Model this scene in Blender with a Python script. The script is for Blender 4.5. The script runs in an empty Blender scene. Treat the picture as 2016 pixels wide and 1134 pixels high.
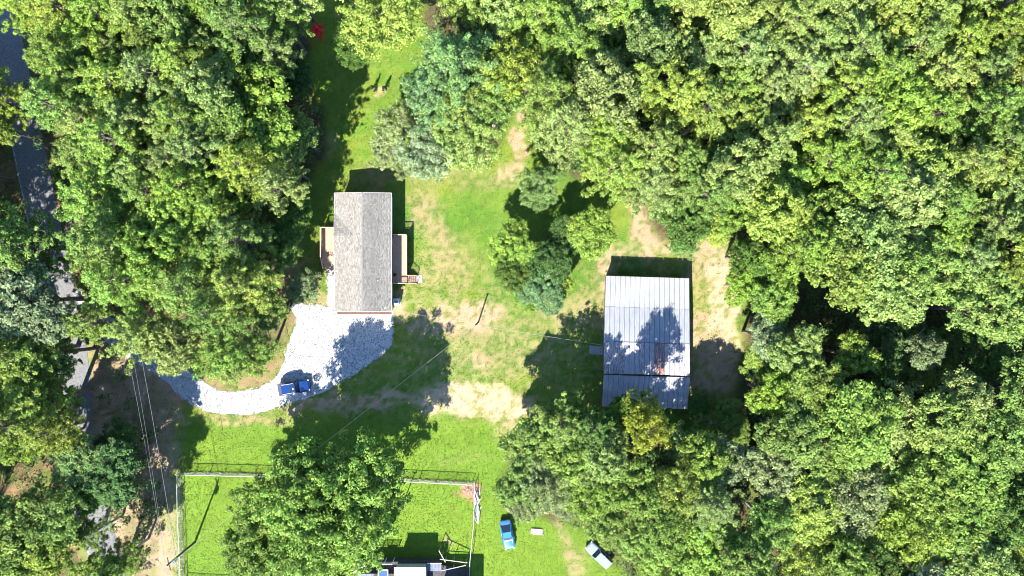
import bpy, bmesh, math, random
import numpy as np
from mathutils import Vector, Matrix
from mathutils.geometry import tessellate_polygon

# ------------------------------------------------------------------ camera, light, exposure
SC = bpy.context.scene
COL = SC.collection
CAMH = 104.0                      # drone height in metres
S = 0.077                         # metres per photo pixel on the ground
cam = bpy.data.cameras.new('camera'); camo = bpy.data.objects.new('camera', cam); COL.objects.link(camo)
camo.location = (0, 0, CAMH); camo.rotation_euler = (0, 0, 0)
cam.sensor_width = 36; cam.angle = 2*math.atan(1008*S/CAMH); cam.clip_end = 3000; cam.clip_start = 1
SC.camera = camo
SUN_EL = math.radians(40.5)
SHX, SHY = 0.345, 0.9386          # direction in which shadows fall (x right, y up in the picture)
SUN_AZ = math.atan2(-SHX, -SHY)   # sun stands opposite, clockwise from +Y
world = bpy.data.worlds.new('World'); SC.world = world; world.use_nodes = True
wn = world.node_tree.nodes; wl = world.node_tree.links
sky = wn.new('ShaderNodeTexSky'); sky.sky_type = 'NISHITA'; sky.sun_disc = False
sky.sun_elevation = SUN_EL; sky.sun_rotation = SUN_AZ
sky.air_density = 1.0; sky.dust_density = 0.0; sky.ozone_density = 5.0
wl.new(sky.outputs[0], wn['Background'].inputs[0]); wn['Background'].inputs[1].default_value = 0.100
sl = bpy.data.lights.new('sun', 'SUN'); so = bpy.data.objects.new('sun', sl); COL.objects.link(so)
sl.energy = 4.6; sl.angle = math.radians(0.5); sl.color = (1.0, 0.95, 0.87)
ldir = Vector((SHX*math.cos(SUN_EL), SHY*math.cos(SUN_EL), -math.sin(SUN_EL)))
so.rotation_euler = ldir.to_track_quat('-Z', 'Y').to_euler(); so.location = (0, 0, 60)
vs = SC.view_settings; vs.view_transform = 'Standard'; vs.look = 'None'; vs.gamma = 1; vs.use_curve_mapping = False
vs.exposure = 2.0
SC.render.engine = 'CYCLES'; SC.cycles.filter_width = 1.0
random.seed(7); RNG = np.random.default_rng(11)

# ------------------------------------------------------------------ helpers
def P(u, v, z=0.0):
    """photo pixel of something at height z -> its place in the world"""
    k = S*(CAMH-z)/CAMH
    return Vector(((u-1008)*k, (567-v)*k, z))
def W2P(x, y):
    return x/S+1008, 567-y/S

MATS = {}
def mat(name, col, rough=0.8, metal=0.0, noise=None, spec=0.5, bump=0.0, bscale=8.0, coat=0.0):
    """principled with a noise-mottled colour; noise=(scale, second colour, detail)"""
    if name in MATS: return MATS[name]
    m = bpy.data.materials.new(name); m.use_nodes = True; MATS[name] = m
    n, l = m.node_tree.nodes, m.node_tree.links
    b = n['Principled BSDF']; b.inputs['Roughness'].default_value = rough; b.inputs['Metallic'].default_value = metal
    b.inputs['Specular IOR Level'].default_value = spec; b.inputs['Coat Weight'].default_value = coat
    b.inputs['Base Color'].default_value = (*col, 1)
    tc = n.new('ShaderNodeTexCoord')
    if noise:
        t = n.new('ShaderNodeTexNoise'); t.inputs['Scale'].default_value = noise[0]; t.inputs['Detail'].default_value = noise[2] if len(noise) > 2 else 4
        l.new(tc.outputs['Object'], t.inputs['Vector'])
        r = n.new('ShaderNodeValToRGB'); r.color_ramp.elements[0].position = 0.38; r.color_ramp.elements[1].position = 0.62
        r.color_ramp.elements[0].color = (*col, 1); r.color_ramp.elements[1].color = (*noise[1], 1)
        l.new(t.outputs['Fac'], r.inputs['Fac']); l.new(r.outputs['Color'], b.inputs['Base Color'])
    if bump:
        t2 = n.new('ShaderNodeTexNoise'); t2.inputs['Scale'].default_value = bscale; l.new(tc.outputs['Object'], t2.inputs['Vector'])
        bp = n.new('ShaderNodeBump'); bp.inputs['Strength'].default_value = bump; bp.inputs['Distance'].default_value = 0.05
        l.new(t2.outputs['Fac'], bp.inputs['Height']); l.new(bp.outputs['Normal'], b.inputs['Normal'])
    return m

def leaf_mat(name='foliage', trans=0.28):
    m = bpy.data.materials.new(name); m.use_nodes = True; n, l = m.node_tree.nodes, m.node_tree.links
    n.remove(n['Principled BSDF']); out = n['Material Output']
    oi = n.new('ShaderNodeObjectInfo'); at = n.new('ShaderNodeAttribute'); at.attribute_name = 'tone'
    tc = n.new('ShaderNodeTexCoord'); nz = n.new('ShaderNodeTexNoise'); nz.inputs['Scale'].default_value = 0.55; nz.inputs['Detail'].default_value = 3
    l.new(tc.outputs['Object'], nz.inputs['Vector'])
    hs = n.new('ShaderNodeHueSaturation')
    mr = n.new('ShaderNodeMapRange'); mr.inputs['To Min'].default_value = 0.38; mr.inputs['To Max'].default_value = 1.78
    l.new(at.outputs['Fac'], mr.inputs['Value'])
    mh = n.new('ShaderNodeMapRange'); mh.inputs['From Min'].default_value = 0.3; mh.inputs['From Max'].default_value = 0.7
    mh.inputs['To Min'].default_value = 0.485; mh.inputs['To Max'].default_value = 0.512
    l.new(nz.outputs['Fac'], mh.inputs['Value'])
    l.new(oi.outputs['Color'], hs.inputs['Color']); l.new(mr.outputs[0], hs.inputs['Value']); l.new(mh.outputs[0], hs.inputs['Hue'])
    d = n.new('ShaderNodeBsdfPrincipled'); d.inputs['Roughness'].default_value = 0.6; d.inputs['Specular IOR Level'].default_value = 0.15
    t = n.new('ShaderNodeBsdfTranslucent'); mx = n.new('ShaderNodeMixShader'); mx.inputs['Fac'].default_value = trans
    l.new(hs.outputs['Color'], d.inputs['Base Color']); l.new(hs.outputs['Color'], t.inputs['Color'])
    l.new(d.outputs[0], mx.inputs[1]); l.new(t.outputs[0], mx.inputs[2]); l.new(mx.outputs[0], out.inputs['Surface'])
    return m
def vcol_mat(name, attr='Col', rough=0.9, nscale=6.0, amp=0.35, bump=0.5, bscale=9.0, fine=40.0):
    """colour of the ground cover itself from a colour attribute, broken up by noise at two sizes"""
    m = bpy.data.materials.new(name); m.use_nodes = True; n, l = m.node_tree.nodes, m.node_tree.links
    b = n['Principled BSDF']; b.inputs['Roughness'].default_value = rough; b.inputs['Specular IOR Level'].default_value = 0.2
    at = n.new('ShaderNodeAttribute'); at.attribute_name = attr; tc = n.new('ShaderNodeTexCoord')
    t1 = n.new('ShaderNodeTexNoise'); t1.inputs['Scale'].default_value = nscale; t1.inputs['Detail'].default_value = 5; t1.inputs['Roughness'].default_value = 0.75
    l.new(tc.outputs['Object'], t1.inputs['Vector'])
    mr = n.new('ShaderNodeMapRange'); mr.inputs['From Min'].default_value = 0.3; mr.inputs['From Max'].default_value = 0.7
    mr.inputs['To Min'].default_value = 1-amp; mr.inputs['To Max'].default_value = 1+amp
    l.new(t1.outputs['Fac'], mr.inputs['Value'])
    hs = n.new('ShaderNodeHueSaturation'); l.new(at.outputs['Color'], hs.inputs['Color']); l.new(mr.outputs[0], hs.inputs['Value'])
    l.new(hs.outputs['Color'], b.inputs['Base Color'])
    t2 = n.new('ShaderNodeTexNoise'); t2.inputs['Scale'].default_value = bscale; t2.inputs['Detail'].default_value = 4; l.new(tc.outputs['Object'], t2.inputs['Vector'])
    bp = n.new('ShaderNodeBump'); bp.inputs['Strength'].default_value = bump; bp.inputs['Distance'].default_value = 0.12
    l.new(t2.outputs['Fac'], bp.inputs['Height']); l.new(bp.outputs['Normal'], b.inputs['Normal'])
    return m

def raw_mesh(name, V, F, tone=None, col=None):
    """V (n,3), F (m,k) arrays -> mesh, fast"""
    V = np.ascontiguousarray(V, dtype=np.float32); F = np.ascontiguousarray(F, dtype=np.int32)
    me = bpy.data.meshes.new(name); m, k = F.shape
    me.vertices.add(len(V)); me.vertices.foreach_set('co', V.ravel())
    me.loops.add(m*k); me.loops.foreach_set('vertex_index', F.ravel())
    me.polygons.add(m); me.polygons.foreach_set('loop_start', np.arange(0, m*k, k, dtype=np.int32))
    try: me.polygons.foreach_set('loop_total', np.full(m, k, dtype=np.int32))
    except Exception: pass
    me.update(calc_edges=True)
    if tone is not None:
        a = me.attributes.new('tone', 'FLOAT', 'FACE'); a.data.foreach_set('value', np.asarray(tone, dtype=np.float32))
    if col is not None:
        dom = 'POINT' if len(col) == len(V) else 'FACE'
        a = me.attributes.new('Col', 'FLOAT_COLOR', dom)
        c4 = np.ones((len(col), 4), dtype=np.float32); c4[:, :3] = col; a.data.foreach_set('color', c4.ravel())
    return me

def link(name, me, m=None, parent=None, loc=None):
    o = bpy.data.objects.new(name, me); COL.objects.link(o)
    if m is not None and me is not None and not me.materials: me.materials.append(m)
    if parent is not None: o.parent = parent
    if loc is not None: o.location = loc
    return o
def tag(o, label=None, cat=None, group=None, kind=None):
    if label: o['label'] = label
    if cat: o['category'] = cat
    if group: o['group'] = group
    if kind: o['kind'] = kind
    return o
def empty(name, loc, label, cat, group=None, rz=0):
    o = bpy.data.objects.new(name, None); COL.objects.link(o); o.location = loc; o.rotation_euler = (0, 0, rz)
    o.empty_display_size = 0.3
    return tag(o, label, cat, group)

class MB:
    """collects simple solids into one mesh"""
    def __init__(s): s.v = []; s.f = []
    def add(s, vs, fs):
        b = len(s.v); s.v += [tuple(q) for q in vs]; s.f += [tuple(i+b for i in f) for f in fs]; return s
    def box(s, x0, x1, y0, y1, z0, z1):
        return s.hexa([(x0,y0,z0),(x1,y0,z0),(x1,y1,z0),(x0,y1,z0)], [(x0,y0,z1),(x1,y0,z1),(x1,y1,z1),(x0,y1,z1)])
    def hexa(s, lo, hi):
        return s.add(list(lo)+list(hi), [(0,3,2,1),(4,5,6,7),(0,1,5,4),(1,2,6,5),(2,3,7,6),(3,0,4,7)])
    def bar(s, a, b, w=0.05, h=None, up=(0,0,1)):
        a, b = Vector(a), Vector(b); d = (b-a); d.normalize(); h = h or w
        u = Vector(up)
        if abs(d.dot(u)) > 0.95: u = Vector((1,0,0))
        r = d.cross(u).normalized()*w/2; t = r.cross(d).normalized()*h/2
        return s.hexa([a-r-t, a+r-t, b+r-t, b-r-t], [a-r+t, a+r+t, b+r+t, b-r+t])
    def tube(s, pts, rad, n=6, caps=True):
        rings = []; pts = [Vector(p) for p in pts]
        if not hasattr(rad, '__len__'): rad = [rad]*len(pts)
        for i, p in enumerate(pts):
            d = (pts[min(i+1, len(pts)-1)]-pts[max(i-1, 0)]).normalized()
            u = Vector((0,0,1)) if abs(d.z) < 0.9 else Vector((1,0,0))
            a = d.cross(u).normalized(); b = d.cross(a).normalized()
            rings.append([p+(a*math.cos(6.28318*k/n)+b*math.sin(6.28318*k/n))*rad[i] for k in range(n)])
        vs = [q for r in rings for q in r]; fs = []
        for i in range(len(pts)-1):
            for k in range(n): fs.append((i*n+k, i*n+(k+1) % n, (i+1)*n+(k+1) % n, (i+1)*n+k))
        if caps: fs.append(tuple(range(n-1, -1, -1))); fs.append(tuple((len(pts)-1)*n+k for k in range(n)))
        return s.add(vs, fs)
    def poly(s, pts, z0, z1):
        """prism over a ccw outline"""
        n = len(pts); vs = [(p[0], p[1], z0) for p in pts]+[(p[0], p[1], z1) for p in pts]
        return s.add(vs, [tuple(range(n-1,-1,-1)), tuple(range(n, 2*n))]+[(i, (i+1) % n, (i+1) % n+n, i+n) for i in range(n)])
    def build(s, name, m, parent=None, bevel=0, smooth=False, loc=None):
        me = bpy.data.meshes.new(name); me.from_pydata(s.v, [], s.f); me.update()
        if bevel:
            bm = bmesh.new(); bm.from_mesh(me)
            bmesh.ops.bevel(bm, geom=[e for e in bm.edges], offset=bevel, segments=2, affect='EDGES', clamp_overlap=True)
            bm.to_mesh(me); bm.free()
        if smooth: me.polygons.foreach_set('use_smooth', [True]*len(me.polygons))
        return link(name, me, m, parent, loc)

# value noise in numpy, for masks
_tab = RNG.random((256, 256)).astype(np.float32)
def vnoise(X, Y):
    xi = np.floor(X).astype(int); yi = np.floor(Y).astype(int); fx = X-xi; fy = Y-yi
    fx = fx*fx*(3-2*fx); fy = fy*fy*(3-2*fy)
    g = lambda a, b: _tab[a & 255, b & 255]
    return (g(xi,yi)*(1-fx)+g(xi+1,yi)*fx)*(1-fy)+(g(xi,yi+1)*(1-fx)+g(xi+1,yi+1)*fx)*fy
def fbm(X, Y, sc, o=4):
    r = 0; a = 0.5; t = 0
    for i in range(o):
        r = r+a*vnoise(X*sc+17.3*i, Y*sc-9.1*i); t += a; a *= 0.55; sc *= 2.1
    return r/t
def sstep(x, a, b):
    t = np.clip((x-a)/(b-a), 0, 1); return t*t*(3-2*t)
def in_poly(U, Vv, poly):
    U = np.asarray(U, float); Vv = np.asarray(Vv, float); r = np.zeros(U.shape, bool); n = len(poly)
    for i in range(n):
        x0, y0 = poly[i]; x1, y1 = poly[(i+1) % n]
        if y0 == y1: continue
        c = ((y0 > Vv) != (y1 > Vv)) & (U < (x1-x0)*(Vv-y0)/(y1-y0)+x0); r ^= c
    return r
def d_poly(U, Vv, poly):
    """signed distance to an outline, positive inside (photo pixels)"""
    U = np.asarray(U, float); Vv = np.asarray(Vv, float); d = np.full(U.shape, 1e9); n = len(poly)
    for i in range(n):
        x0, y0 = poly[i]; x1, y1 = poly[(i+1) % n]; dx, dy = x1-x0, y1-y0
        t = np.clip(((U-x0)*dx+(Vv-y0)*dy)/max(dx*dx+dy*dy, 1e-9), 0, 1)
        d = np.minimum(d, np.hypot(U-x0-t*dx, Vv-y0-t*dy))
    return np.where(in_poly(U, Vv, poly), d, -d)
# ------------------------------------------------------------------ ground
DRIVE = [(150,560),(190,600),(250,650),(300,690),(340,712),(372,728),(398,752),(440,773),(480,771),(520,761),(545,742),(561,712),
         (563,688),(578,655),(584,625),(570,598),(600,600),(628,600),(645,607),(645,528),(664,528),(664,616),(774,617),(773,672),(764,692),
         (735,711),(700,736),(678,748),(640,771),(600,783),(560,797),(520,811),(478,817),(430,814),(380,800),(350,777),
         (330,755),(312,738),(280,722),(235,690),(180,650),(140,620)]
ROAD_C = [(-40,-260),(-22,-60),(14,80),(36,200),(62,320),(88,450),(118,570),(142,700),(152,820),(152,930),(180,1010),(215,1120),(290,1330)]
WOODS = [   # ground under the trees, in ground pixels
 [(60,-300),(600,-300),(610,60),(600,160),(640,220),(640,300),(560,420),(540,520),(585,590),(560,640),(560,680),(480,690),(380,700),(340,690),(250,640),(150,560),(110,420),(80,280),(40,120)],
 [(-600,-300),(-60,-300),(0,80),(28,260),(50,400),(85,560),(110,700),(118,900),(130,1000),(180,1134),(230,1400),(-600,1400)],
 [(170,600),(320,700),(340,800),(330,900),(330,1000),(300,1134),(320,1400),(250,1400),(200,1050),(180,900),(180,700)],
 [(820,-300),(830,20),(850,90),(830,160),(812,250),(850,325),(960,320),(1000,250),(1040,130),(1060,300),(1120,350),(1240,370),(1300,470),(1390,460),(1480,470),(1480,560),(1465,700),(1450,780),(1380,850),(1250,830),(1100,830),(1020,860),(990,940),(1010,1010),(1080,1020),(1150,1040),(1230,1134),(1260,1400),(2700,1400),(2700,-300)]]
DRY = [  # (u, v, ru, rv, angle, strength, kind)  straw-coloured and bare patches
 (845,420,34,60,-25,.75,0),(880,480,22,70,-20,.7,0),(885,515,60,60,0,.5,0),(815,400,22,60,0,.6,0),(865,560,55,22,10,.4,0),
 (895,632,88,34,8,.95,1),(845,645,50,22,-12,.85,1),(950,612,50,26,10,.75,1),(945,706,30,17,0,.85,1),(1030,690,120,60,0,.42,0),(900,690,90,60,0,.3,0),
 (920,786,118,36,1,1.15,2),(1000,800,60,36,0,.9,2),(690,790,140,22,-3,.95,1),(1010,850,30,24,0,.5,1),
 (1195,545,26,70,0,.8,1),(1130,625,80,30,0,.55,0),(1170,600,40,40,0,.5,0),
 (1255,430,28,60,-18,.95,1),(1290,490,50,40,0,.75,1),(1240,500,60,22,0,.55,1),
 (1405,515,60,46,0,.85,1),(1425,600,36,110,0,1.05,2),(1425,690,44,70,0,1.1,2),(1400,740,60,50,0,.9,1),(1375,585,20,90,0,.55,0),(1380,660,30,60,0,.7,1),
 (1020,295,16,62,12,1.05,1),(1035,215,13,50,0,.9,1),(1000,350,30,25,0,.6,1),(900,350,110,26,0,.35,0),(1080,590,30,30,0,.4,0),
 (500,726,72,44,-25,1.0,3),(430,745,40,26,35,.8,3),(620,580,26,46,0,.7,0),(560,600,60,80,0,.8,3),
 (490,826,95,12,3,.75,0),(600,800,60,12,-12,.7,1),(360,820,26,14,35,.7,1),
 (745,182,16,10,0,.6,1),(650,285,26,30,0,.45,0),(700,360,60,16,0,.2,0),(735,350,46,26,0,.6,3),
 (1110,1060,14,70,-15,.7,0),(1130,1110,24,40,0,.55,0),(885,1075,8,14,0,.7,0),(920,968,22,16,40,1.1,4),(915,900,60,14,0,.2,0),
 (335,768,34,14,50,1.3,4),(790,600,18,50,0,.7,1),(1445,175,22,22,0,1.3,4),(598,8,14,18,0,1.0,4),(550,510,50,50,0,.5,1)]
KC = np.array([(.23,.19,.085),(.31,.215,.135),(.37,.27,.17),(.20,.145,.07),(.29,.15,.10)])
def ground_colour(X, Y):
    U, Vv = W2P(X, Y)
    w1 = (fbm(X, Y, .35)-.5)*60; w2 = (fbm(X+50, Y-30, .35)-.5)*60
    n1 = fbm(X, Y, .10, 3); n2 = fbm(X+9, Y+5, .55, 4); n3 = fbm(X-40, Y+77, 1.6, 3)
    g = np.stack([.118+.075*(n1-.5)*2, .180+.035*(n1-.5)*2, .024+0*n1], -1)
    lush = np.stack([.070+0*n1, .165+0*n1, .014+0*n1], -1); m = sstep(n2, .5, .68)[..., None]*.55; g = g*(1-m)+lush*m
    # mown lawn south of the track is the freshest, the middle of the yard drier
    low = sstep(Vv+w1*.3, 815, 850)[..., None]; g = g*(1-low*.75)+np.array((.112,.196,.018))*low*.75
    yel = (sstep(n3, .42, .7)*sstep(Vv, 440, 560)*(1-sstep(Vv, 740, 860))*.75)[..., None]; g = g*(1-yel)+np.array((.195,.185,.065))*yel
    for (u, v, ru, rv, a, st, k) in DRY:
        a = math.radians(a); du = U+w1*.7-u; dv = Vv+w2*.7-v
        p = (du*math.cos(a)+dv*math.sin(a))/ru; q = (-du*math.sin(a)+dv*math.cos(a))/rv
        m = np.clip((1.15-np.sqrt(p*p+q*q))*1.5, 0, 1)*st*(.35+1.1*sstep(n3+.25*(n2-.5), .3, .62)); m = np.clip(m, 0, 1)[..., None]
        g = g*(1-m)+KC[k]*m
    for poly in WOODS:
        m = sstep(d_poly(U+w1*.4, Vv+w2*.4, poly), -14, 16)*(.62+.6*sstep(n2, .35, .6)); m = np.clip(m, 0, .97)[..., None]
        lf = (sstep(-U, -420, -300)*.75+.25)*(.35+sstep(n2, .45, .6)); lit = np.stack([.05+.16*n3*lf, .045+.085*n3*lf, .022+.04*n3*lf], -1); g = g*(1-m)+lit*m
    v1 = sstep(U, 240, 300)*(1-sstep(U, 345, 372))*sstep(Vv, 660, 800)
    v1 = sstep(U, 150, 200)*(1-sstep(U, 330, 372))*sstep(Vv, 640, 700); m = np.clip(v1*(.45+.5*sstep(n2, .4, .6)), 0, 1)[..., None]; g = g*(1-m)+np.array((.30,.215,.14))*m  # tan verge litter, its colour brightened to stand in for sunlight
    n4 = fbm(X*.35+3, Y*1.6, .9, 3)
    return g*(.70+.36*n3+.26*n4)[..., None]
def ground():
    f = .36
    xs = np.concatenate([[-900,-500,-300,-200,-140,-110,-95], np.arange(-84, 84.01, f), [95,110,140,200,300,500,900]])
    ys = np.concatenate([[-900,-500,-300,-200,-120,-80,-60], np.arange(-50, 50.01, f), [60,80,120,200,300,500,900]])
    X, Y = np.meshgrid(xs, ys); nx, ny = len(xs), len(ys)
    Z = -.035*fbm(X, Y, .9, 3)
    V = np.stack([X, Y, Z], -1).reshape(-1, 3); i = np.arange(nx*ny).reshape(ny, nx)
    F = np.stack([i[:-1,:-1], i[:-1,1:], i[1:,1:], i[1:,:-1]], -1).reshape(-1, 4)
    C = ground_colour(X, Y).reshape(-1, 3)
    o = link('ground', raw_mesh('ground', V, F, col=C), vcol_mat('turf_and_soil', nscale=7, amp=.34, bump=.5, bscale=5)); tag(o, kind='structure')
ground()

def sheet(name, pts, z, m, jitter=.0, step=1.0, kind='structure'):
    out = []; n = len(pts)
    for i in range(n):
        a, b = pts[i], pts[(i+1) % n]; L = (b-a).length; k = max(1, int(L/step))
        for j in range(k):
            q = a.lerp(b, j/k)
            if jitter: q = q+Vector((random.uniform(-1,1), random.uniform(-1,1), 0))*jitter
            out.append(Vector((q.x, q.y, z)))
    tris = tessellate_polygon([out]); me = bpy.data.meshes.new(name); me.from_pydata([tuple(q) for q in out], [], [tuple(t) for t in tris]); me.update()
    if me.polygons and sum(p.normal.z for p in me.polygons) < 0: me.flip_normals()
    o = link(name, me, m); tag(o, kind=kind); return o
def smooth_px(pts, it=2):
    for _ in range(it):
        q = []
        for i in range(len(pts)):
            a, b = pts[i], pts[(i+1) % len(pts)]
            if 640 < a[0] < 780 and 520 < a[1] < 680: q.append(a); continue
            q.append((a[0]*.75+b[0]*.25, a[1]*.75+b[1]*.25)); q.append((a[0]*.25+b[0]*.75, a[1]*.25+b[1]*.75))
        pts = q
    return pts
m_gravel = mat('white_gravel', (.32,.33,.345), .95, noise=(5.0, (.46,.47,.49), 10), bump=1.0, bscale=9)
DR = smooth_px(DRIVE, 1)
sheet('gravel_driveway', [P(*q) for q in DR], .014, m_gravel, .20, .45)
m_road = mat('worn_asphalt', (.12,.122,.13), .9, noise=(3.0, (.17,.17,.17), 9), bump=.4, bscale=30)
def ribbon(name, cpx, w, z, m, off=0.0, kind='structure'):
    c = [P(*q) for q in cpx]
    for _ in range(2):
        q = [c[0]]
        for i in range(len(c)-1): q += [c[i].lerp(c[i+1], .25), c[i].lerp(c[i+1], .75)]
        c = q+[c[-1]]
    vs, fs = [], []
    for i, p in enumerate(c):
        d = (c[min(i+1, len(c)-1)]-c[max(i-1, 0)]).normalized(); n = Vector((-d.y, d.x, 0))
        vs += [p+n*(off+w/2)+Vector((0,0,z)), p+n*(off-w/2)+Vector((0,0,z))]
        if i: k = 2*i; fs.append((k-2, k-1, k+1, k))
    me = bpy.data.meshes.new(name); me.from_pydata(vs, [], fs); me.update()
    if me.polygons[0].normal.z < 0: me.flip_normals()
    o = link(name, me, m); tag(o, kind=kind); return o
ribbon('road', ROAD_C, 4.9, .020, m_road)
ribbon('road_edge_line', ROAD_C, .11, .024, mat('worn_white_paint', (.5,.5,.48), .8, noise=(2.5, (.2,.2,.2), 5)), off=-2.25)

# loose gravel, grass tufts, fallen leaves: real small geometry scattered over the sheets
def quads(C, N, size, asp=1.0, bend=0.0):
    """leaf-like rhombi: centres C, normals N, half sizes"""
    n = len(C); r = RNG.normal(size=(n, 3)); N = N/np.linalg.norm(N, axis=1, keepdims=True)
    A = np.cross(N, r); A /= np.linalg.norm(A, axis=1, keepdims=True); B = np.cross(N, A)
    s = np.asarray(size).reshape(-1, 1)
    V = np.stack([C+A*s, C+B*s*asp-N*s*bend, C-A*s, C-B*s*asp-N*s*bend], 1).reshape(-1, 3)
    F = np.arange(4*n, dtype=np.int32).reshape(-1, 4); return V, F
def scatter_in(poly_px, n, pad=40):
    us = [p[0] for p in poly_px]; vv = [p[1] for p in poly_px]
    U = RNG.uniform(min(us)-pad, max(us)+pad, n); Vv = RNG.uniform(min(vv)-pad, max(vv)+pad, n); return U, Vv
def grass():
    n = 330000; U = RNG.uniform(330, 1480, n); Vv = RNG.uniform(-20, 1180, n)
    X, Y = (U-1008)*S, (567-Vv)*S
    keep = d_poly(U, Vv, DR) < RNG.uniform(-2, 3, n)
    for w in WOODS[:4]: keep &= d_poly(U, Vv, w) < RNG.uniform(0, 14, n)
    C = ground_colour(X, Y); green = C[:, 1]/(C[:, 0]+.001)
    keep &= RNG.random(n) < sstep(green, .62, 1.35)*.75+.16
    X, Y, C = X[keep], Y[keep], C[keep]; n = len(X)
    N = RNG.normal(size=(n, 3))*[.8,.8,.3]+[0,0,.75]
    V, F = quads(np.stack([X, Y, RNG.uniform(.01, .05, n)], -1), N, RNG.uniform(.05, .12, n), .45)
    C = C*RNG.uniform(.42, 1.5, (n, 1))
    o = link('grass', raw_mesh('grass', V, F, col=C), vcol_mat('grass_blades', amp=.1, bump=0)); tag(o, 'short mown grass tufts over the whole yard', 'grass', kind='stuff')
    print('grass', n)
grass()
def stones():
    n = 60000; U, Vv = scatter_in(DR, n, 10); keep = d_poly(U, Vv, DR) > RNG.uniform(-4, 2, n); U, Vv = U[keep], Vv[keep]; n = len(U)
    C = np.stack([(U-1008)*S, (567-Vv)*S, np.full(n, .02)], -1); r = RNG.uniform(.04, .11, (n, 1))
    O = np.array([(1,0,0),(0,1,0),(-1,0,0),(0,-1,0),(0,0,.8)], float)
    a = RNG.uniform(0, 6.28, n); R = np.stack([np.cos(a), -np.sin(a), np.sin(a), np.cos(a)], -1).reshape(-1, 2, 2)
    Q = np.repeat(O[None], n, 0)*RNG.uniform(.6, 1.3, (n, 1, 3)); Q[:, :, :2] = np.einsum('nij,nkj->nki', R, Q[:, :, :2])
    V = (C[:, None]+Q*r[:, None]).reshape(-1, 3); b = np.arange(n)[:, None, None]*5
    F = (np.array([(0,1,4),(1,2,4),(2,3,4),(3,0,4)])[None]+b).reshape(-1, 3)
    c = np.repeat(RNG.choice([.07,.20,.36,.5], n, p=[.16,.28,.30,.26])[:, None], 4, 0).reshape(-1, 1)*np.array([1,.99,.97])
    o = link('loose_gravel', raw_mesh('loose_gravel', V, F, col=c), vcol_mat('gravel_stones', amp=.1, bump=0)); tag(o, 'loose white stones lying over the driveway', 'gravel', kind='stuff')
stones()
def litter():
    n = 60000; U = RNG.uniform(-60, 2080, n); Vv = RNG.uniform(-60, 1200, n); k = np.zeros(n, bool)
    for w in WOODS: k |= d_poly(U, Vv, w) > RNG.uniform(-16, 10, n)
    k |= (np.abs(U-1425) < 45) & (Vv > 480) & (Vv < 830) & (RNG.random(n) < .25)
    U, Vv = U[k], Vv[k]; n = len(U)
    N = RNG.normal(size=(n, 3))*[.4,.4,.2]+[0,0,1]
    V, F = quads(np.stack([(U-1008)*S, (567-Vv)*S, RNG.uniform(.03, .09, n)], -1), N, RNG.uniform(.06, .15, n), .6)
    pal = np.array([(.17,.085,.04),(.26,.15,.07),(.12,.065,.035),(.26,.20,.11),(.08,.05,.03)])
    o = link('leaf_litter', raw_mesh('leaf_litter', V, F, col=pal[RNG.integers(0, 5, n)]*RNG.uniform(.7, 1.3, (n, 1))), vcol_mat('dead_leaves', amp=.1, bump=0))
    tag(o, 'brown fallen leaves and pine straw under the trees', 'leaf litter', kind='stuff')
litter()
# ------------------------------------------------------------------ trees
LEAF = leaf_mat('foliage', .40)
BARK = mat('bark', (.11,.085,.065), .95, noise=(5, (.17,.14,.115), 6), bump=.6)
PALE_BARK = mat('pale_bark', (.32,.29,.26), .95, noise=(5, (.45,.42,.38), 6), bump=.4)
def clump_leaves(centres, radii, per, size, flat=.75, up=.55, asp=.6):
    """leaves on the shells of many clumps; each leaf turned partly outward, partly up"""
    n = len(centres); sc = RNG.uniform(.6, 1.35, (n, 3)); C = np.repeat(centres, per, 0); R = np.repeat(radii, per)[:, None]
    D = RNG.normal(size=(n*per, 3)); D /= np.linalg.norm(D, axis=1, keepdims=True); D[:, 2] = np.where(D[:, 2] < -.25, -D[:, 2], D[:, 2])
    rr = RNG.uniform(.25, 1.25, (n*per, 1))**.7
    Pn = C+D*R*rr*np.repeat(sc, per, 0)*np.array([1,1,flat])
    N = D+np.array([0,0,up])+RNG.normal(size=D.shape)*.5
    V, F = quads(Pn, N, RNG.uniform(.65, 1.25, n*per)*size, asp, .25)
    tone = np.clip(np.repeat(RNG.normal(.5, .12, n), per)+RNG.normal(0, .24, n*per), 0, 1)
    return V, F, tone
def limb(mb, a, b, r0, r1, sag=.15, n=4):
    a, b = Vector(a), Vector(b); mid = a.lerp(b, .5)+Vector((random.uniform(-.3,.3), random.uniform(-.3,.3), -sag*(b-a).length*.5))
    mb.tube([a, mid, b], [r0, (r0+r1)/2, r1], n, False)
PROTO = {'pine': [], 'hardwood': [], 'wispy': []}
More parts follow.
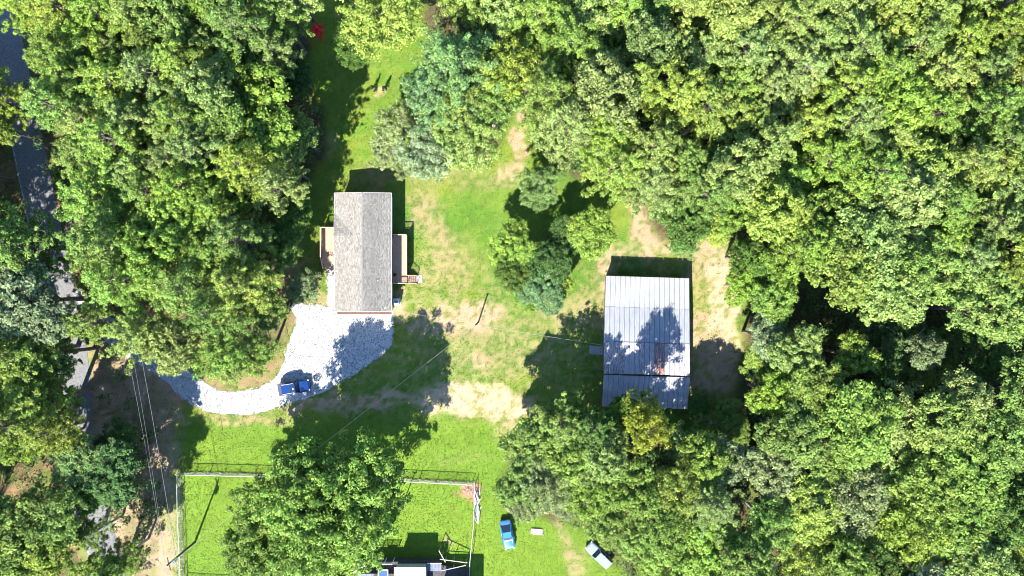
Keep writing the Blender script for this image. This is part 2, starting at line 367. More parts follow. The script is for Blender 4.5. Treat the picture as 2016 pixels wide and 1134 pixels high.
def make_pine(i):
    R, Hh = 3.6, 20.0; base = 9.0+random.uniform(-1, 1); cl = []; rad = []; mb = MB()
    mb.tube([(0,0,0), (random.uniform(-.2,.2), random.uniform(-.2,.2), 8), (0,0,15), (0,0,19.6)], [.26,.21,.13,.03], 7)
    nb = 64; lop = random.uniform(0, 6.28)
    for k in range(nb):
        t = (k+.5)/nb; z = base+(Hh-base)*t; prof = min(1.0, (1.02-t)*1.9+.12)**.75*(.7+.3*min(1, t*4+.25))
        a = k*2.39996+random.uniform(-.45, .45); L = R*prof*random.uniform(.66, 1.14)*(1+.16*math.cos(a-lop))
        tip = (math.cos(a)*L, math.sin(a)*L, z+L*random.uniform(.02, .28)); limb(mb, (0,0,z-.5), tip, .055, .015)
        m = max(1, int(L/.5)+1)
        for j in range(m):
            f = 1-j*.70/max(m-.2, 1)*random.uniform(.8, 1.1); rr = random.uniform(.20, .46)
            cl.append((tip[0]*f+random.uniform(-.35,.35), tip[1]*f+random.uniform(-.35,.35), z-.3+(tip[2]-z+.3)*f+random.uniform(-.1,.3))); rad.append(rr)
    for k in range(5): cl.append((random.uniform(-.4,.4), random.uniform(-.4,.4), Hh-random.uniform(0,.9))); rad.append(.42)
    V, F, t = clump_leaves(np.array(cl), np.array(rad), 46, .125, .8, .5, .5)
    return raw_mesh('pine_crown', V, F, tone=t), mb, R, Hh
def make_hardwood(i, R=4.6, Hh=16.0, n=300, per=56, size=.17, cr=(.32, .82), lobes=6, squash=.62):
    base = Hh*.34; cz = Hh-R*squash*1.05; cl = []; rad = []; mb = MB()
    mb.tube([(0,0,0), (random.uniform(-.2,.2), random.uniform(-.2,.2), base), (.1,0,cz+R*.1)], [R*.075, R*.055, R*.025], 7)
    lb = [(random.uniform(0, 6.28), random.uniform(.42, .66), random.uniform(-.25, .4)) for _ in range(lobes)]
    for q in range(n):
        if random.random() < .72:      # outer lobes
            a, f, dz = random.choice(lb); c = Vector((math.cos(a)*f*R, math.sin(a)*f*R, dz*R*squash)); rr = R*.46
        else: c = Vector((0,0,R*.12)); rr = R*.66
        d = Vector((random.gauss(0,1), random.gauss(0,1), abs(random.gauss(0,1))*.9-.25)).normalized()
        p = c+Vector((d.x*rr, d.y*rr, d.z*rr*squash*1.3))*random.uniform(.62, 1.04)
        cl.append((p.x, p.y, cz+p.z)); rad.append(random.uniform(*cr))
        if q % 6 == 0: limb(mb, (0,0,base+random.uniform(0, cz-base)), (p.x*.93, p.y*.93, cz+p.z-.2), R*.018, .02)
    V, F, t = clump_leaves(np.array(cl), np.array(rad), per, size, .72, .6, .62)
    return raw_mesh('hardwood_crown', V, F, tone=t), mb, R, Hh
def add_proto(kind, r):
    me, mb, R, Hh = r; me.materials.append(LEAF); tm = bpy.data.meshes.new(kind+'_trunk'); tm.from_pydata(mb.v, [], mb.f); tm.update(); tm.materials.append(PALE_BARK if kind == 'wispy' else BARK)
    PROTO[kind].append((me, tm, R, Hh))
for i in range(8): add_proto('pine', make_pine(i))
for i in range(7): add_proto('hardwood', make_hardwood(i))
for i in range(3): add_proto('wispy', make_hardwood(i, R=4.4, Hh=14, n=170, per=60, size=.14, cr=(.35,.8), lobes=8, squash=.7))

TINT = {'green': (.160,.250,.056), 'pale': (.210,.285,.080), 'yellow': (.212,.288,.054), 'blue': (.135,.225,.082), 'dark': (.092,.165,.036),
        'bright': (.185,.290,.050), 'gold': (.25,.275,.04), 'grey': (.205,.262,.118), 'deep': (.068,.130,.036)}
TW = {'green': 'mid green', 'pale': 'pale green', 'yellow': 'yellow green', 'blue': 'bluish green', 'dark': 'dark green', 'bright': 'bright green', 'gold': 'golden yellow', 'grey': 'greyish green', 'deep': 'deep green'}
TREES = []   # (u, v, Rpx, h, kind, tint, label or None, region)
def T(u, v, r, h, kind='pine', tint='green', label=None, region=None): TREES.append([u, v, r, h, kind, tint, label, region])
# --- single trees, in photo pixels of the crown centre
T(640, 985, 150, 19, 'big', 'green', 'very broad dark green shade tree standing across the chain link fence')
T(540, 1060, 122, 14, 'big', 'green', 'broad mid green tree joined to the lower left of the shade tree')
T(620, 1130, 96, 10, 'hardwood', 'bright', 'bright green tree at the bottom edge between shade tree and dark deck')
T(750, 35, 84, 12, 'wispy', 'yellow', 'feathery yellow green tree at the top edge left of the tall pines')
T(694, 95, 44, 6, 'wispy', 'dark', 'low shaded tree on the lawn edge under the feathery yellow green tree')
T(1060, 368, 47, 6.5, 'wispy', 'blue', 'small round bluish green tree at the top of the clump left of the barn')
T(1172, 452, 56, 8.5, 'hardwood', 'bright', 'bright green tree at the right of the clump left of the barn')
T(1010, 482, 48, 8.0, 'hardwood', 'bright', 'brighter green tree at the left of the clump above the leaning pole')
T(1070, 512, 50, 7.5, 'hardwood', 'deep', 'dark green tree in the middle of the clump left of the barn')
T(1010, 545, 42, 8.0, 'hardwood', 'dark', 'dark leafy tree beside the lawn above the leaning pole')
T(1065, 560, 54, 7.0, 'hardwood', 'blue', 'bluish green bushy tree low in the clump left of the barn')
T(1040, 590, 36, 5.0, 'hardwood', 'bright', 'small bright green bush tree at the bottom tip of the clump above the leaning pole')
T(1110, 470, 40, 6.0, 'hardwood', 'deep', 'deep green shaded tree in the shadowed heart of the clump left of the barn')
T(1090, 560, 36, 5.0, 'hardwood', 'yellow', 'yellow green low tree at the right foot of the clump left of the barn')
T(1340, 430, 62, 12, 'hardwood', 'dark', 'dark broadleaf tree nearest above the barn')
T(1345, 478, 34, 8, 'wispy', 'blue', 'narrow bluish green tree reaching toward the barn roof')
T(1300, 420, 36, 9, 'hardwood', 'dark', 'dark small tree left of the dark broadleaf tree above the barn')
T(1266, 798, 40, 13, 'wispy', 'yellow', 'yellow green leafy tree overhanging the bottom of the barn roof')
T(1228, 812, 34, 10, 'hardwood', 'bright', 'bright green small tree leaning on the lower left part of the barn roof')
T(1278, 838, 50, 17, 'wispy', 'gold', 'golden yellow tree just below the barn')
T(1345, 872, 40, 11, 'wispy', 'blue', 'bluish green small tree right of the golden yellow tree')
T(1215, 800, 30, 6, 'hardwood', 'dark', 'dark bush tree at the lower left corner of the barn')
T(1105, 845, 62, 13.5, 'pine', 'green', 'green pine at the top of the wood left below the barn')
T(1045, 868, 56, 11.5, 'hardwood', 'green', 'green tree at the upper left corner of the wood below the dirt track')
T(1160, 840, 52, 14, 'pine', 'dark', 'dark green pine beside the lower left barn corner')
T(1020, 945, 52, 12, 'hardwood', 'green', 'green tree at the left edge of the wood above the blue coupe')
T(1040, 985, 42, 11, 'wispy', 'grey', 'greyish green tree above the stacked planks')
T(1120, 905, 58, 13, 'hardwood', 'green', 'mid green tree inside the wood between golden tree and dirt track')
T(1190, 900, 60, 14, 'hardwood', 'pale', 'pale green broad tree left of the golden yellow tree')
T(1090, 950, 58, 13, 'wispy', 'grey', 'greyish loose tree in the wood left of the yellow patch')
T(1160, 975, 56, 12, 'hardwood', 'bright', 'bright green tree in the middle of the lower wood')
T(1235, 955, 58, 14, 'hardwood', 'green', 'green tree below the pale green broad tree in the lower wood')
T(1330, 960, 60, 14, 'wispy', 'yellow', 'yellowish tree in the lower wood below the golden tree')
T(1188, 1028, 44, 11, 'hardwood', 'green', 'green tree overhanging the pale silver car from above')
T(1112, 990, 34, 9, 'wispy', 'grey', 'small grey green tree at the end of the worn path')
T(1250, 1058, 42, 9, 'hardwood', 'green', 'green tree spreading over the right side of the pale silver car')
T(1290, 1030, 60, 13, 'hardwood', 'green', 'green tree in the bottom wood right of the tree above the pale silver car')
T(1320, 1110, 60, 11, 'hardwood', 'bright', 'bright green tree at the bottom edge right of the pale silver car')
T(1278, 1128, 34, 7, 'hardwood', 'yellow', 'yellow green bush tree at the bottom edge beside the pale silver car')
T(1385, 900, 56, 13, 'hardwood', 'green', 'green tree right of the bluish small tree below the barn')
T(1395, 985, 60, 15, 'pine', 'pale', 'pale pine in the lower wood right of the yellowish tree')
# right side of the dirt lane
T(1462, 560, 40, 10, 'hardwood', 'bright', 'bright tree bulging over the dirt lane right of the barn')
T(1520, 590, 50, 12, 'hardwood', 'green', 'green tree behind the bright tree right of the dirt lane')
T(1478, 500, 44, 15, 'hardwood', 'dark', 'dark tree at the top right end of the dirt lane')
T(1500, 660, 50, 11, 'hardwood', 'grey', 'greyish tree halfway down the right side of the dirt lane')
T(1570, 690, 56, 14, 'hardwood', 'pale', 'pale tree second back from the middle of the dirt lane')
T(1500, 720, 46, 9, 'hardwood', 'yellow', 'yellowish low tree beside the dirt lane right of the barn')
T(1520, 775, 52, 13, 'hardwood', 'bright', 'bright broad tree at the lower end of the dirt lane')
T(1600, 775, 66, 15, 'hardwood', 'yellow', 'yellow green broad tree right of the lower end of the dirt lane')
T(1675, 700, 46, 12, 'hardwood', 'yellow', 'yellow green tree left of the dark gap with the bare limb')
T(1750, 690, 34, 8, 'wispy', 'blue', 'small bluish tree standing in the dark gap of the right wood')
T(1815, 690, 38, 13, 'hardwood', 'grey', 'greyish crown beside the bare limb in the right wood')
T(1430, 900, 44, 12, 'hardwood', 'grey', 'greyish small crown below the shaded end of the dirt lane')
# left of the road, bottom
T(40, 480, 76, 20, 'pine', 'green', 'green pine left of the road where it first goes under the trees')
T(-40, 470, 80, 20, 'pine', 'green', 'pine cut by the left edge of the photo beside the road')
T(60, 590, 84, 18, 'hardwood', 'grey', 'greyish crown with bare limbs left of the road')
T(20, 700, 84, 19, 'pine', 'bright', 'bright pine at the left edge level with the gravel drive')
T(88, 700, 60, 15, 'pine', 'green', 'green pine close to the left of the sunlit road stretch')
T(75, 790, 72, 16, 'pine', 'bright', 'bright broad pine left of the orange road verge')
T(15, 840, 76, 19, 'pine', 'yellow', 'yellow green pine at the left edge above the lower dark gap')
T(105, 850, 46, 18, 'pine', 'yellow', 'small yellow green pine crown above the lowest open road piece')
T(50, 880, 40, 17, 'pine', 'bright', 'lowest bright pine tip above the lower dark gap')
T(165, 905, 54, 12, 'hardwood', 'blue', 'bluish dark tree just right of the lowest open road piece')
T(222, 930, 66, 12, 'hardwood', 'deep', 'deep green round tree right of the road below the power lines')
T(235, 870, 46, 9, 'hardwood', 'deep', 'deep green tree beside the power lines above the round tree')
T(185, 970, 50, 10, 'hardwood', 'dark', 'dark tree over the road at its lower bend')
T(110, 1010, 72, 15, 'wispy', 'green', 'green loose tree left of the lower road bend')
T(30, 1040, 76, 16, 'hardwood', 'green', 'green broad tree in the bottom left corner')
T(120, 1080, 66, 14, 'hardwood', 'yellow', 'yellowish tree near the bottom left corner beside the road')
T(30, 1130, 70, 15, 'hardwood', 'green', 'green tree cut by the bottom left corner of the photo')
T(250, 1090, 40, 8, 'wispy', 'green', 'low green tree at the bottom edge left of the utility pole')
T(200, 1125, 46, 10, 'hardwood', 'green', 'green tree at the bottom edge right of the road')
T(190, 1045, 40, 9, 'wispy', 'green', 'thin green tree reaching over the lowest road bend')
T(1405, 440, 44, 10, 'hardwood', 'yellow', 'yellow green tree at the top of the dirt lane right of the barn')
T(1450, 425, 44, 12, 'hardwood', 'bright', 'bright tree just behind the yellow green tree at the top of the dirt lane')
T(1712, 640, 42, 6, 'wispy', 'deep', 'deep green low tree in the upper part of the dark gap of the right wood')
T(1790, 650, 44, 6, 'hardwood', 'deep', 'deep green low tree under the bare leaning tree of the right wood')
T(1850, 680, 46, 7, 'hardwood', 'dark', 'dark low tree right of the bare leaning tree')
T(1930, 700, 50, 8, 'hardwood', 'dark', 'dark low tree near the right edge below the tall pines')
T(1830, 740, 46, 8, 'wispy', 'green', 'green low tree at the bottom of the dark gap of the right wood')
T(1740, 745, 44, 7, 'hardwood', 'dark', 'dark low tree at the lower left of the dark gap of the right wood')
T(147, 1193, 58, 20, 'hardwood', 'green', 'tall tree at the bottom edge left of the power lines')
T(170, 640, 44, 15, 'pine', 'green', 'green pine at the right verge of the sunlit road stretch')
T(1400, 835, 34, 4.5, 'wispy', 'green', 'low green bush tree in the shade right below the barn')
T(1432, 815, 34, 4, 'hardwood', 'green', 'low green bush at the shaded bottom of the dirt lane')
T(1372, 800, 26, 3.2, 'hardwood', 'dark', 'low dark bush at the lower right barn corner')
T(1440, 850, 34, 6, 'hardwood', 'green', 'green bush tree below the shaded bottom of the dirt lane')
T(-10, 200, 50, 16, 'pine', 'yellow', 'yellow green crown at the left edge above the open road')
T(0, 250, 40, 12, 'hardwood', 'yellow', 'small yellow green crown at the left edge beside the open road')
T(-90, 330, 70, 15, 'hardwood', 'deep', 'dark crown left of the open road, cut by the edge')
T(-120, 930, 80, 16, 'hardwood', 'deep', 'dark crown beyond the lower dark gap, cut by the left edge')
T(-110, 620, 80, 20, 'pine', 'green', 'pine outside the left edge, level with the gravel drive')
# left wood, right-hand edge
T(515, 230, 88, 15.5, 'hardwood', 'bright', 'big bright round tree at the right edge of the upper left wood')
T(585, 268, 48, 13, 'hardwood', 'green', 'green tree reaching out to the lawn from the upper left wood')
T(565, 330, 40, 14, 'pine', 'pale', 'pale pine top at the right edge of the left wood')
T(545, 365, 52, 19, 'pine', 'pale', 'pale green pine pointing toward the house roof')
T(480, 340, 62, 20, 'pine', 'yellow', 'yellow green pine left of the pine pointing to the house')
T(535, 25, 50, 19, 'pine', 'green', 'green pine above left of the small red tree')
T(535, 100, 46, 16, 'pine', 'pale', 'pale lit pine left below the small red tree')
T(590, 150, 40, 8, 'hardwood', 'deep', 'low deep green tree in the shade below the small red tree')
T(575, 420, 44, 8, 'hardwood', 'dark', 'dark low tree in the shade left of the house')
T(560, 480, 46, 8, 'hardwood', 'dark', 'dark leafy low tree left of the front deck')
T(520, 545, 42, 9, 'wispy', 'green', 'thin green tree between the front deck and the left wood')
T(530, 620, 44, 9, 'hardwood', 'green', 'green tree beside the upper left corner of the gravel')
T(500, 690, 48, 12, 'wispy', 'green', 'loose green tree bulging over the bend of the gravel drive')
T(430, 690, 62, 15, 'wispy', 'green', 'green feathery tree above the gravel bend')
T(360, 672, 62, 17, 'hardwood', 'pale', 'pale tree over the gravel drive where it leaves the wood')
T(285, 655, 58, 18, 'pine', 'pale', 'pale pine above the upper end of the power lines')
T(600, 565, 36, 5, 'wispy', 'grey', 'low thin tree between the small lawn strip and the left wood')
# tall group above the yard
T(880, 130, 92, 20, 'pine', 'blue', 'big bluish green pine at the left edge of the upper right wood')
T(852, 190, 60, 18, 'pine', 'blue', 'bluish pine beside the two little pointed shrubs')
T(782, 245, 46, 8, 'wispy', 'grey', 'grey green loose tree on the lawn edge above the house')
T(772, 295, 44, 7, 'wispy', 'grey', 'low greyish tree touching the house shadow')
T(850, 290, 66, 12, 'wispy', 'grey', 'greyish feathery tree above the yard')
T(925, 285, 66, 13, 'wispy', 'pale', 'pale green feathery tree above the yard')
T(900, 215, 70, 16, 'pine', 'pale', 'pale green pine in the group above the yard')
T(970, 220, 58, 15, 'wispy', 'green', 'green loose tree left of the narrow dirt path')
T(1000, 130, 66, 18, 'wispy', 'yellow', 'yellowish loose tree at the top of the narrow dirt path')
T(795, 330, 26, 5, 'wispy', 'grey', 'small grey green bush poking into the house shadow')

big = make_hardwood(0, R=11.2, Hh=19, n=900, per=80, size=.21, cr=(.5, 1.1), lobes=16, squash=.62)
add_proto('big', big) if PROTO.setdefault('big', []) == [] else None

REG = {  # filled woods: outline of the crowns in the photo
 'upper left wood': ([(-90,-90),(600,-90),(570,120),(470,190),(440,300),(520,440),(500,540),(500,650),(300,700),(205,600),(145,430),(112,300),(88,200),(98,110),(30,30),(-60,-60)], 66, 62, (16, 22), 'pine', ['green','pale','bright','green','bright','pale','yellow']),
 'upper right wood': ([(850,-90),(2120,-90),(2120,700),(1880,640),(1700,590),(1560,560),(1480,470),(1400,430),(1290,400),(1180,350),(1100,310),(1040,200),(1000,90),(880,40)], 69, 66, (16, 21), 'pine', ['pale','green','pale','bright','pale','pale','yellow']),
 'wood beyond the left edge': ([(-420,60),(-120,60),(-60,300),(-120,420),(-150,1000),(-150,1240),(-420,1240)], 96, 76, (16, 20), 'hardwood', ['green','dark','deep']),
 'lower right wood': ([(1640,790),(1860,720),(2120,700),(2120,1240),(1380,1240),(1360,1060),(1460,960),(1480,850)], 72, 68, (12, 17), 'hardwood', ['green','yellow','pale','bright','dark','green','grey']),
}
def fill():
    for name, (poly, sp, r, (h0, h1), kind, tints) in REG.items():
        got = []
        cu = RNG.uniform(min(p[0] for p in poly), max(p[0] for p in poly), 6000); cv = RNG.uniform(min(p[1] for p in poly), max(p[1] for p in poly), 6000)
        ok = d_poly(cu, cv, poly) > r*.45
        for u, v in zip(cu[ok].tolist(), cv[ok].tolist()):
            s2 = sp*random.uniform(.82, 1.1)
            if any((u-a)**2+(v-b)**2 < s2*s2 for a, b in got): continue
            if any((u-t[0])**2+(v-t[1])**2 < (.55*(t[2]+r))**2 for t in TREES if t[7] is None): continue
            got.append((u, v)); k = kind
            z = random.random()
            if kind == 'pine' and z < .16: k = 'hardwood'
            if kind == 'hardwood' and z < .18: k = 'wispy'
            if name == 'upper right wood' and v > 400 and z < .5: k = 'hardwood'
            hh = random.uniform(h0, h1); rr = r*random.uniform(.84, 1.22)
            tn = random.choice(tints)
            if name == 'upper right wood' and v > 420 and random.random() < .3: tn = 'yellow'
            T(u, v, rr, hh, k, tn, None, name)
        print(name, len(got))
fill()
ORD = ['first','second','third','fourth','fifth','sixth','seventh','eighth','ninth','tenth','eleventh','twelfth','thirteenth','fourteenth','fifteenth','sixteenth','seventeenth','eighteenth','nineteenth','twentieth','twentyfirst','twentysecond','twentythird','twentyfourth']
for name in REG:       # rows from the top, places from the left
    ts = sorted([t for t in TREES if t[7] == name], key=lambda t: t[1]); ys0 = min(t[1] for t in ts); rh = 95
    rows = {}
    for t in ts: rows.setdefault(int((t[1]-ys0)//rh), []).append(t)
    for i, k in enumerate(sorted(rows)):
        for j, t in enumerate(sorted(rows[k], key=lambda t: t[0])):
            kw = {'pine': 'pine', 'hardwood': 'broadleaf tree', 'wispy': 'loose tree'}[t[4]]
            t[6] = '%s %s, %s row of the %s, %s from left' % (TW[t[5]], kw, ORD[i], name, ORD[j])
def plant(t):
    u, v, rpx, h, kind, tint, label, region = t
    me, tm, R0, H0 = random.choice(PROTO[kind]); zc = h*(.74 if kind == 'pine' else .72)
    p = P(u, v, zc); p.z = 0; R = rpx*S*(CAMH-zc)/CAMH; s = R/R0
    nm = {'pine': 'pine_tree', 'hardwood': 'broadleaf_tree', 'wispy': 'slender_tree', 'big': 'shade_tree'}[kind]
    e = empty(nm, p, label, 'tree', ('trees of the '+region) if region else 'trees around the yard', random.uniform(0, 6.28)); e.scale = (s, s, h/H0)
    e.rotation_euler.x = random.uniform(-.03, .03); e.rotation_euler.y = random.uniform(-.03, .03)
    c = link('crown', me, None, e); link('trunk', tm, None, e)
    b = np.array(TINT[tint])*random.uniform(.86, 1.16)*np.array([random.uniform(.93, 1.07), 1, random.uniform(.8, 1.1)]); c.color = (*b, 1)
for t in TREES: plant(t)
print('trees', len(TREES))

def undergrowth():
    n = 16000; U = RNG.uniform(-180, 2110, n); Vv = RNG.uniform(-90, 1220, n); d = np.full(n, -1e9)
    for w in WOODS: d = np.maximum(d, d_poly(U, Vv, w))
    X, Y = (U-1008)*S, (567-Vv)*S
    rd = [P(*q) for q in ROAD_C]; dr = np.full(n, 1e9)
    for a, b in zip(rd, rd[1:]):
        dx, dy = b.x-a.x, b.y-a.y; t = np.clip(((X-a.x)*dx+(Y-a.y)*dy)/(dx*dx+dy*dy), 0, 1); dr = np.minimum(dr, np.hypot(X-a.x-t*dx, Y-a.y-t*dy))
    left = (U < 620)
    k = (d > RNG.uniform(2, 18, n)) & (dr > 3.3) & (fbm(X, Y, .12) > np.where(left, .47, .30)) & ~((U > 1180) & (U < 1375) & (Vv > 530) & (Vv < 815)) & ~((U < 360) & (U > 150) & (Vv > 600) & (Vv < 840) & (RNG.random(n) < .93))
    k &= d_poly(U, Vv, DR) < -8
    k &= ~((U > 1205) & (U < 1500) & (Vv > 400) & (Vv < 500)) & ~((U > 985) & (U < 1060) & (Vv < 400))
    X, Y, U = X[k], Y[k], U[k]; n = len(X); r = RNG.uniform(.45, 1.3, n)
    V, F, t = clump_leaves(np.stack([X, Y, r*RNG.uniform(.4, 3.2, n)], -1), r, 26, .19, .8, .5)
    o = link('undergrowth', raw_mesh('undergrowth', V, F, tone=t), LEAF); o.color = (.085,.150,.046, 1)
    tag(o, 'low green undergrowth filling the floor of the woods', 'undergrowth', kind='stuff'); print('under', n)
undergrowth()
# small single plants
def shrub(name, px, R, Hh, col, n, per, size, label, cat='shrub', group=None, cone=False):
    p = P(*px); e = empty(name, p, label, cat, group); cl = []; rad = []
    for _ in range(n):
        a = random.uniform(0, 6.28); t = random.random()**(.9)
        if cone: rr = R*(1-t)*random.uniform(.5, .9); z = .15+Hh*t*.92
        else: q = random.random()**.5; rr = R*.75*q; z = Hh*(.45+.42*math.sqrt(max(0, 1-q*q))*random.uniform(.3, 1))
        cl.append((math.cos(a)*rr, math.sin(a)*rr, z)); rad.append((.16 if cone else .34)*random.uniform(.7, 1.2)*(1-.5*t if cone else 1))
    V, F, t = clump_leaves(np.array(cl), np.array(rad), per, size)
    c = link('crown', raw_mesh(name+'_crown', V, F, tone=t), LEAF, e); c.color = (*col, 1)
    mb = MB(); mb.tube([(0,0,0), (.02,0,Hh*.4), (0,.02,Hh*.75)], [.05,.04,.02]); 
    for k in range(4): limb(mb, (0,0,Hh*.2), (math.cos(k*1.6)*R*.5, math.sin(k*1.6)*R*.5, Hh*.6), .025, .01)
    mb.build('trunk', BARK, e); return e
shrub('red_tree', (632,72), 1.35, 3.4, (.72,.07,.05), 46, 46, .09, 'small bright red tree alone in the shade of the upper lawn', 'tree')
shrub('pointed_shrub', (737,177), .5, 2.3, (.018,.045,.018), 40, 40, .05, 'little dark pointed shrub, left one of the pair on the upper lawn', 'shrub', 'pointed shrubs on the upper lawn', True)
shrub('pointed_shrub', (759,178), .48, 2.2, (.018,.045,.018), 40, 40, .05, 'little dark pointed shrub, right one of the pair on the upper lawn', 'shrub', 'pointed shrubs on the upper lawn', True)
# bare trees
def bare(px, h, lean, label, cat='tree'):
    e = empty('dead_tree', P(*px), label, cat, None); mb = MB(); top = Vector((lean[0], lean[1], h)); mb.tube([(0,0,0), top*.5+Vector((.2,.1,.3)), top], [.2,.14,.06], 6); mb.build('trunk', PALE_BARK, e)
    for k in range(9):
        a = top*random.uniform(.45, 1); g = random.uniform(0, 6.28); L = random.uniform(1.2, 3)
        b = a+Vector((math.cos(g)*L, math.sin(g)*L, random.uniform(.2, 1.2))); m2 = MB(); limb(m2, a, b, .06, .02, 0)
        for q in range(3): c = a.lerp(b, random.uniform(.4,.9)); limb(m2, c, c+Vector((random.uniform(-1,1), random.uniform(-1,1), .4)), .03, .012, 0)
        m2.build('limb', PALE_BARK, e)
bare((1700,640), 9, (3.5,-2.5), 'bare pale leaning tree in the dark gap of the right wood')
bare((70,215), 16, (-3.5,.8), 'bare grey tree leaning over the road at the upper left edge')
bare((235,480), 15, (-3,1), 'bare grey tree in the middle of the upper left wood')
bare((560,90), 12, (-3,2.5), 'pale bare trunk leaning left of the small red tree')
# ------------------------------------------------------------------ house
def shingles(p00, p10, p11, p01, parent, seed=0, course=.145, tab=.31):
    """courses of tabs over a roof slope: p00->p10 along the eave, p00->p01 up the slope"""
    p00, p10, p11, p01 = [np.array(q, float) for q in (p00, p10, p11, p01)]
    L = np.linalg.norm(p10-p00); Hs = np.linalg.norm(p01-p00); nc = int(Hs/course); V = []; F = []; T_ = []
    nrm = np.cross(p10-p00, p01-p00); nrm /= np.linalg.norm(nrm); nrm *= np.sign(nrm[2])
    bl = lambda s, t: (p00*(1-s)+p10*s)*(1-t)+(p01*(1-s)+p11*s)*t
    rs = np.random.default_rng(seed)
    for i in range(nc):
        t0 = i/nc; t1 = min(1, (i+1.0)/nc); s = -rs.random()*tab/L; run = rs.random()
        while s < 1:
            w = tab*rs.uniform(.7, 1.5)/L; a, b = max(0, s)+.004/L, min(1, s+w)-.012/L; s += w
            if b-a < .02/L: continue
            h = rs.uniform(.014, .026); q = [bl(a, t0)+nrm*h, bl(b, t0)+nrm*h, bl(b, t1)+nrm*.004, bl(a, t1)+nrm*.004, bl(a, t0), bl(b, t0)]
            k = len(V); V += q; F += [(k, k+1, k+2, k+3), (k+4, k+5, k+1, k)]; v = float(rs.choice([.15,.178,.20,.222,.25], p=[.10,.2,.3,.25,.15]))
            T_ += [(v*1.06, v, v*.90)]*2
    me = raw_mesh('shingles', np.array(V), np.array(F), col=np.array(T_)); me.materials.append(SHM)
    o = link('shingles', me, None, parent); o['kind'] = 'stuff'; return o
SHM = vcol_mat('shingle_grit', amp=.12, bump=.3, nscale=3, bscale=60)
m_brown = mat('brown_siding', (.045,.022,.016), .8, noise=(6, (.09,.04,.028)))
m_white = mat('white_trim', (.72,.71,.69), .5)
m_deck = mat('new_lumber', (.34,.23,.15), .8, noise=(4, (.42,.29,.20), 6), bump=.2)
m_stain = mat('red_stained_wood', (.20,.065,.04), .7, noise=(5, (.28,.10,.06)))
m_side = mat('grey_siding', (.36,.37,.37), .7, noise=(2, (.42,.43,.43)))
m_roofdeck = mat('roof_board', (.10,.095,.09), .9)
m_metal = mat('galvanised_metal', (.52,.53,.55), .45, .6, noise=(3, (.60,.60,.62)))
m_conc = mat('concrete', (.48,.47,.45), .9, noise=(3, (.60,.59,.57), 7), bump=.3)
m_dark = mat('black_plastic', (.015,.015,.016), .5)
m_glass = mat('window_glass', (.02,.03,.04), .08, 0, spec=.8)
